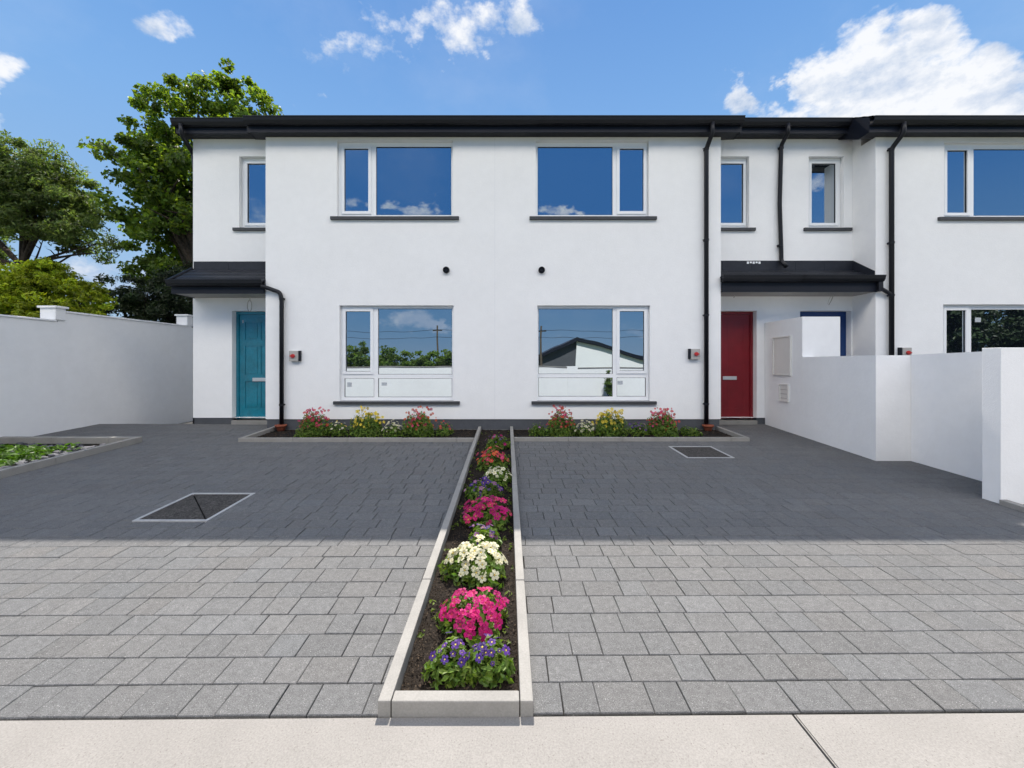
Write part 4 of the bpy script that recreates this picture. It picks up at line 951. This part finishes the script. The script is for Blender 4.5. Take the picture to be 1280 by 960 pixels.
# ------------------------------------------------------------------ across the street (seen in the window glass)
fw_ = thing('street_wall', 'low white rendered wall across the street, mirrored in the lower windows', 'wall', (0, -3.9, -.36))
bm = new(); box(bm, -14, 3.0, -4.1, -3.9, -.5, 1.06); box(bm, 3.4, 30, -4.1, -3.9, -.5, 1.02); box(bm, 2.9, 3.4, -4.14, -3.86, -.5, 1.12); obj('wall_body', bm, M_bound, fw_)
bm = new(); box(bm, -14.02, 3.0, -4.13, -3.87, 1.062, 1.10, .008); box(bm, 3.4, 30, -4.13, -3.87, 1.022, 1.06, .008); obj('coping', bm, M_kerb, fw_)
bm = new(); box(bm, -60, 60, -60, -4.2, -.6, -.3); struct(obj('far_field', bm, M_grass))
hg = 'trees across the street'
labs = ['rounded hedge tree across the street, mirrored in the left lower window', 'second hedge tree across the street beside the tallest one', 'tallest hedge tree in the line across the street', 'hedge tree nearest the utility pole across the street', 'last hedge tree of the line across the street', 'low hedge tree at the far end of the line across the street']
for i, (x_, w, h_) in enumerate([(-13.5, 1.8, 2.3), (-10.9, 1.8, 2.7), (-8.6, 1.5, 2.4), (-6.3, 1.6, 2.15), (-4.3, 1.5, 2.35), (-17, 2.2, 2.8)]):
    tree('hedge_tree', labs[i], (x_, -12, -.3), (x_, -12, .8), [(x_, -12, h_*.5, w, .9, h_*.5), (x_+.5, -12, h_*.6, w*.6, .8, h_*.4)], 60, 55, .35, .2, M_leafB, .1, group=hg, shell=.2)
for i, (x_, y_, h_) in enumerate([(19.5, -5.8, 6.2), (23.5, -6.2, 6.8), (27.5, -5.8, 6.4), (31.5, -6.2, 6.6)]):
    tree('street_tree', ['dark round tree across the street facing the blue door house', 'taller dark tree across the street, second from the blue door house', 'dark tree across the street, third from the blue door house', 'furthest dark tree across the street'][i], (x_, y_, -.3), (x_, y_, 2.0),
         [(x_, y_, h_*.55, 2.4, 1.6, h_*.42), (x_+.5, y_, h_*.35, 2.5, 1.6, h_*.3)], 230, 80, .5, .22, M_leafDark, .15, group=hg, shell=.1)
for i, (x_, w, lb) in enumerate([(4.75, .22, 'small green shrub before the wall across the street')]):
    tree('wall_shrub', lb, (x_, -3.45, -.36), (x_, -3.45, -.1), [(x_, -3.45, .3, w, .2, .6), (x_+.15, -3.5, .0, w, .2, .3)], 60, 50, .12, .06, M_leafB, .02, group=None, shell=.2, cat='shrub')
# bungalow
bh = thing('bungalow', 'white bungalow with a dark monopitch roof across the street, mirrored in the right lower window', 'house', (12, -35, -.3))
YH = -35; Yv = 15.38 + 35; q = lambda x, y_: ((x-634)/F*Yv, CZ+(454-y_)/F*Yv)
pk, lf, rt = q(720, 424), q(672, 447), q(838, 457)
bm = new(); prism_y(bm, [(pk[0], -.3), (rt[0], -.3), (rt[0], rt[1]-.2), (pk[0], pk[1]-.2)], YH-9, YH); obj('wall', bm, M_bound, bh)
bm = new(); prism_y(bm, [(lf[0], -.3), (pk[0]-.01, -.3), (pk[0]-.01, pk[1]-.25), (lf[0], lf[1]-.2)], YH-9, YH-.3); obj('side_wing', bm, M_plinth, bh)
bm = new(); prism_y(bm, [(lf[0]-.4, lf[1]-.35), (pk[0], pk[1]-.18), (rt[0]+.5, rt[1]-.3), (rt[0]+.5, rt[1]+.1), (pk[0], pk[1]+.25), (lf[0]-.4, lf[1])], YH-9.3, YH+.4); obj('roof', bm, M_fascia, bh)
# poles
pg = 'utility poles across the street'
for (x_, lb) in ((-7.9, 'timber utility pole across the street by the hedge trees'), (3.9, 'timber utility pole across the street by the bungalow'), (16, 'timber utility pole beyond the bungalow'), (-20, 'timber utility pole at the far end of the street')):
    t = thing('utility_pole', lb, 'utility pole', (x_, -30, -.3), pg)
    bm = new(); tube(bm, [(x_, -30, -.3), (x_, -30, 5.5)], [.14, .10], 10); obj('pole', bm, M_timber, t)
    bm = new(); box(bm, x_-.6, x_+.6, -30.05, -29.95, 4.9, 5.0); obj('cross_arm', bm, M_timber, t)
for (dz, lb) in ((5.05, 'upper overhead wire strung between the utility poles'), (4.3, 'lower overhead wire strung between the utility poles')):
    bm = new()
    xs = [-40, -20, -7.9, 3.9, 16, 40]
    for a, b in zip(xs, xs[1:]): tube(bm, [(a+(b-a)*i/8, -29.9, dz-.25*math.sin(math.pi*i/8)) for i in range(9)], .022, 5)
    tag(obj('overhead_wire', bm, M_black), lb, 'wire')
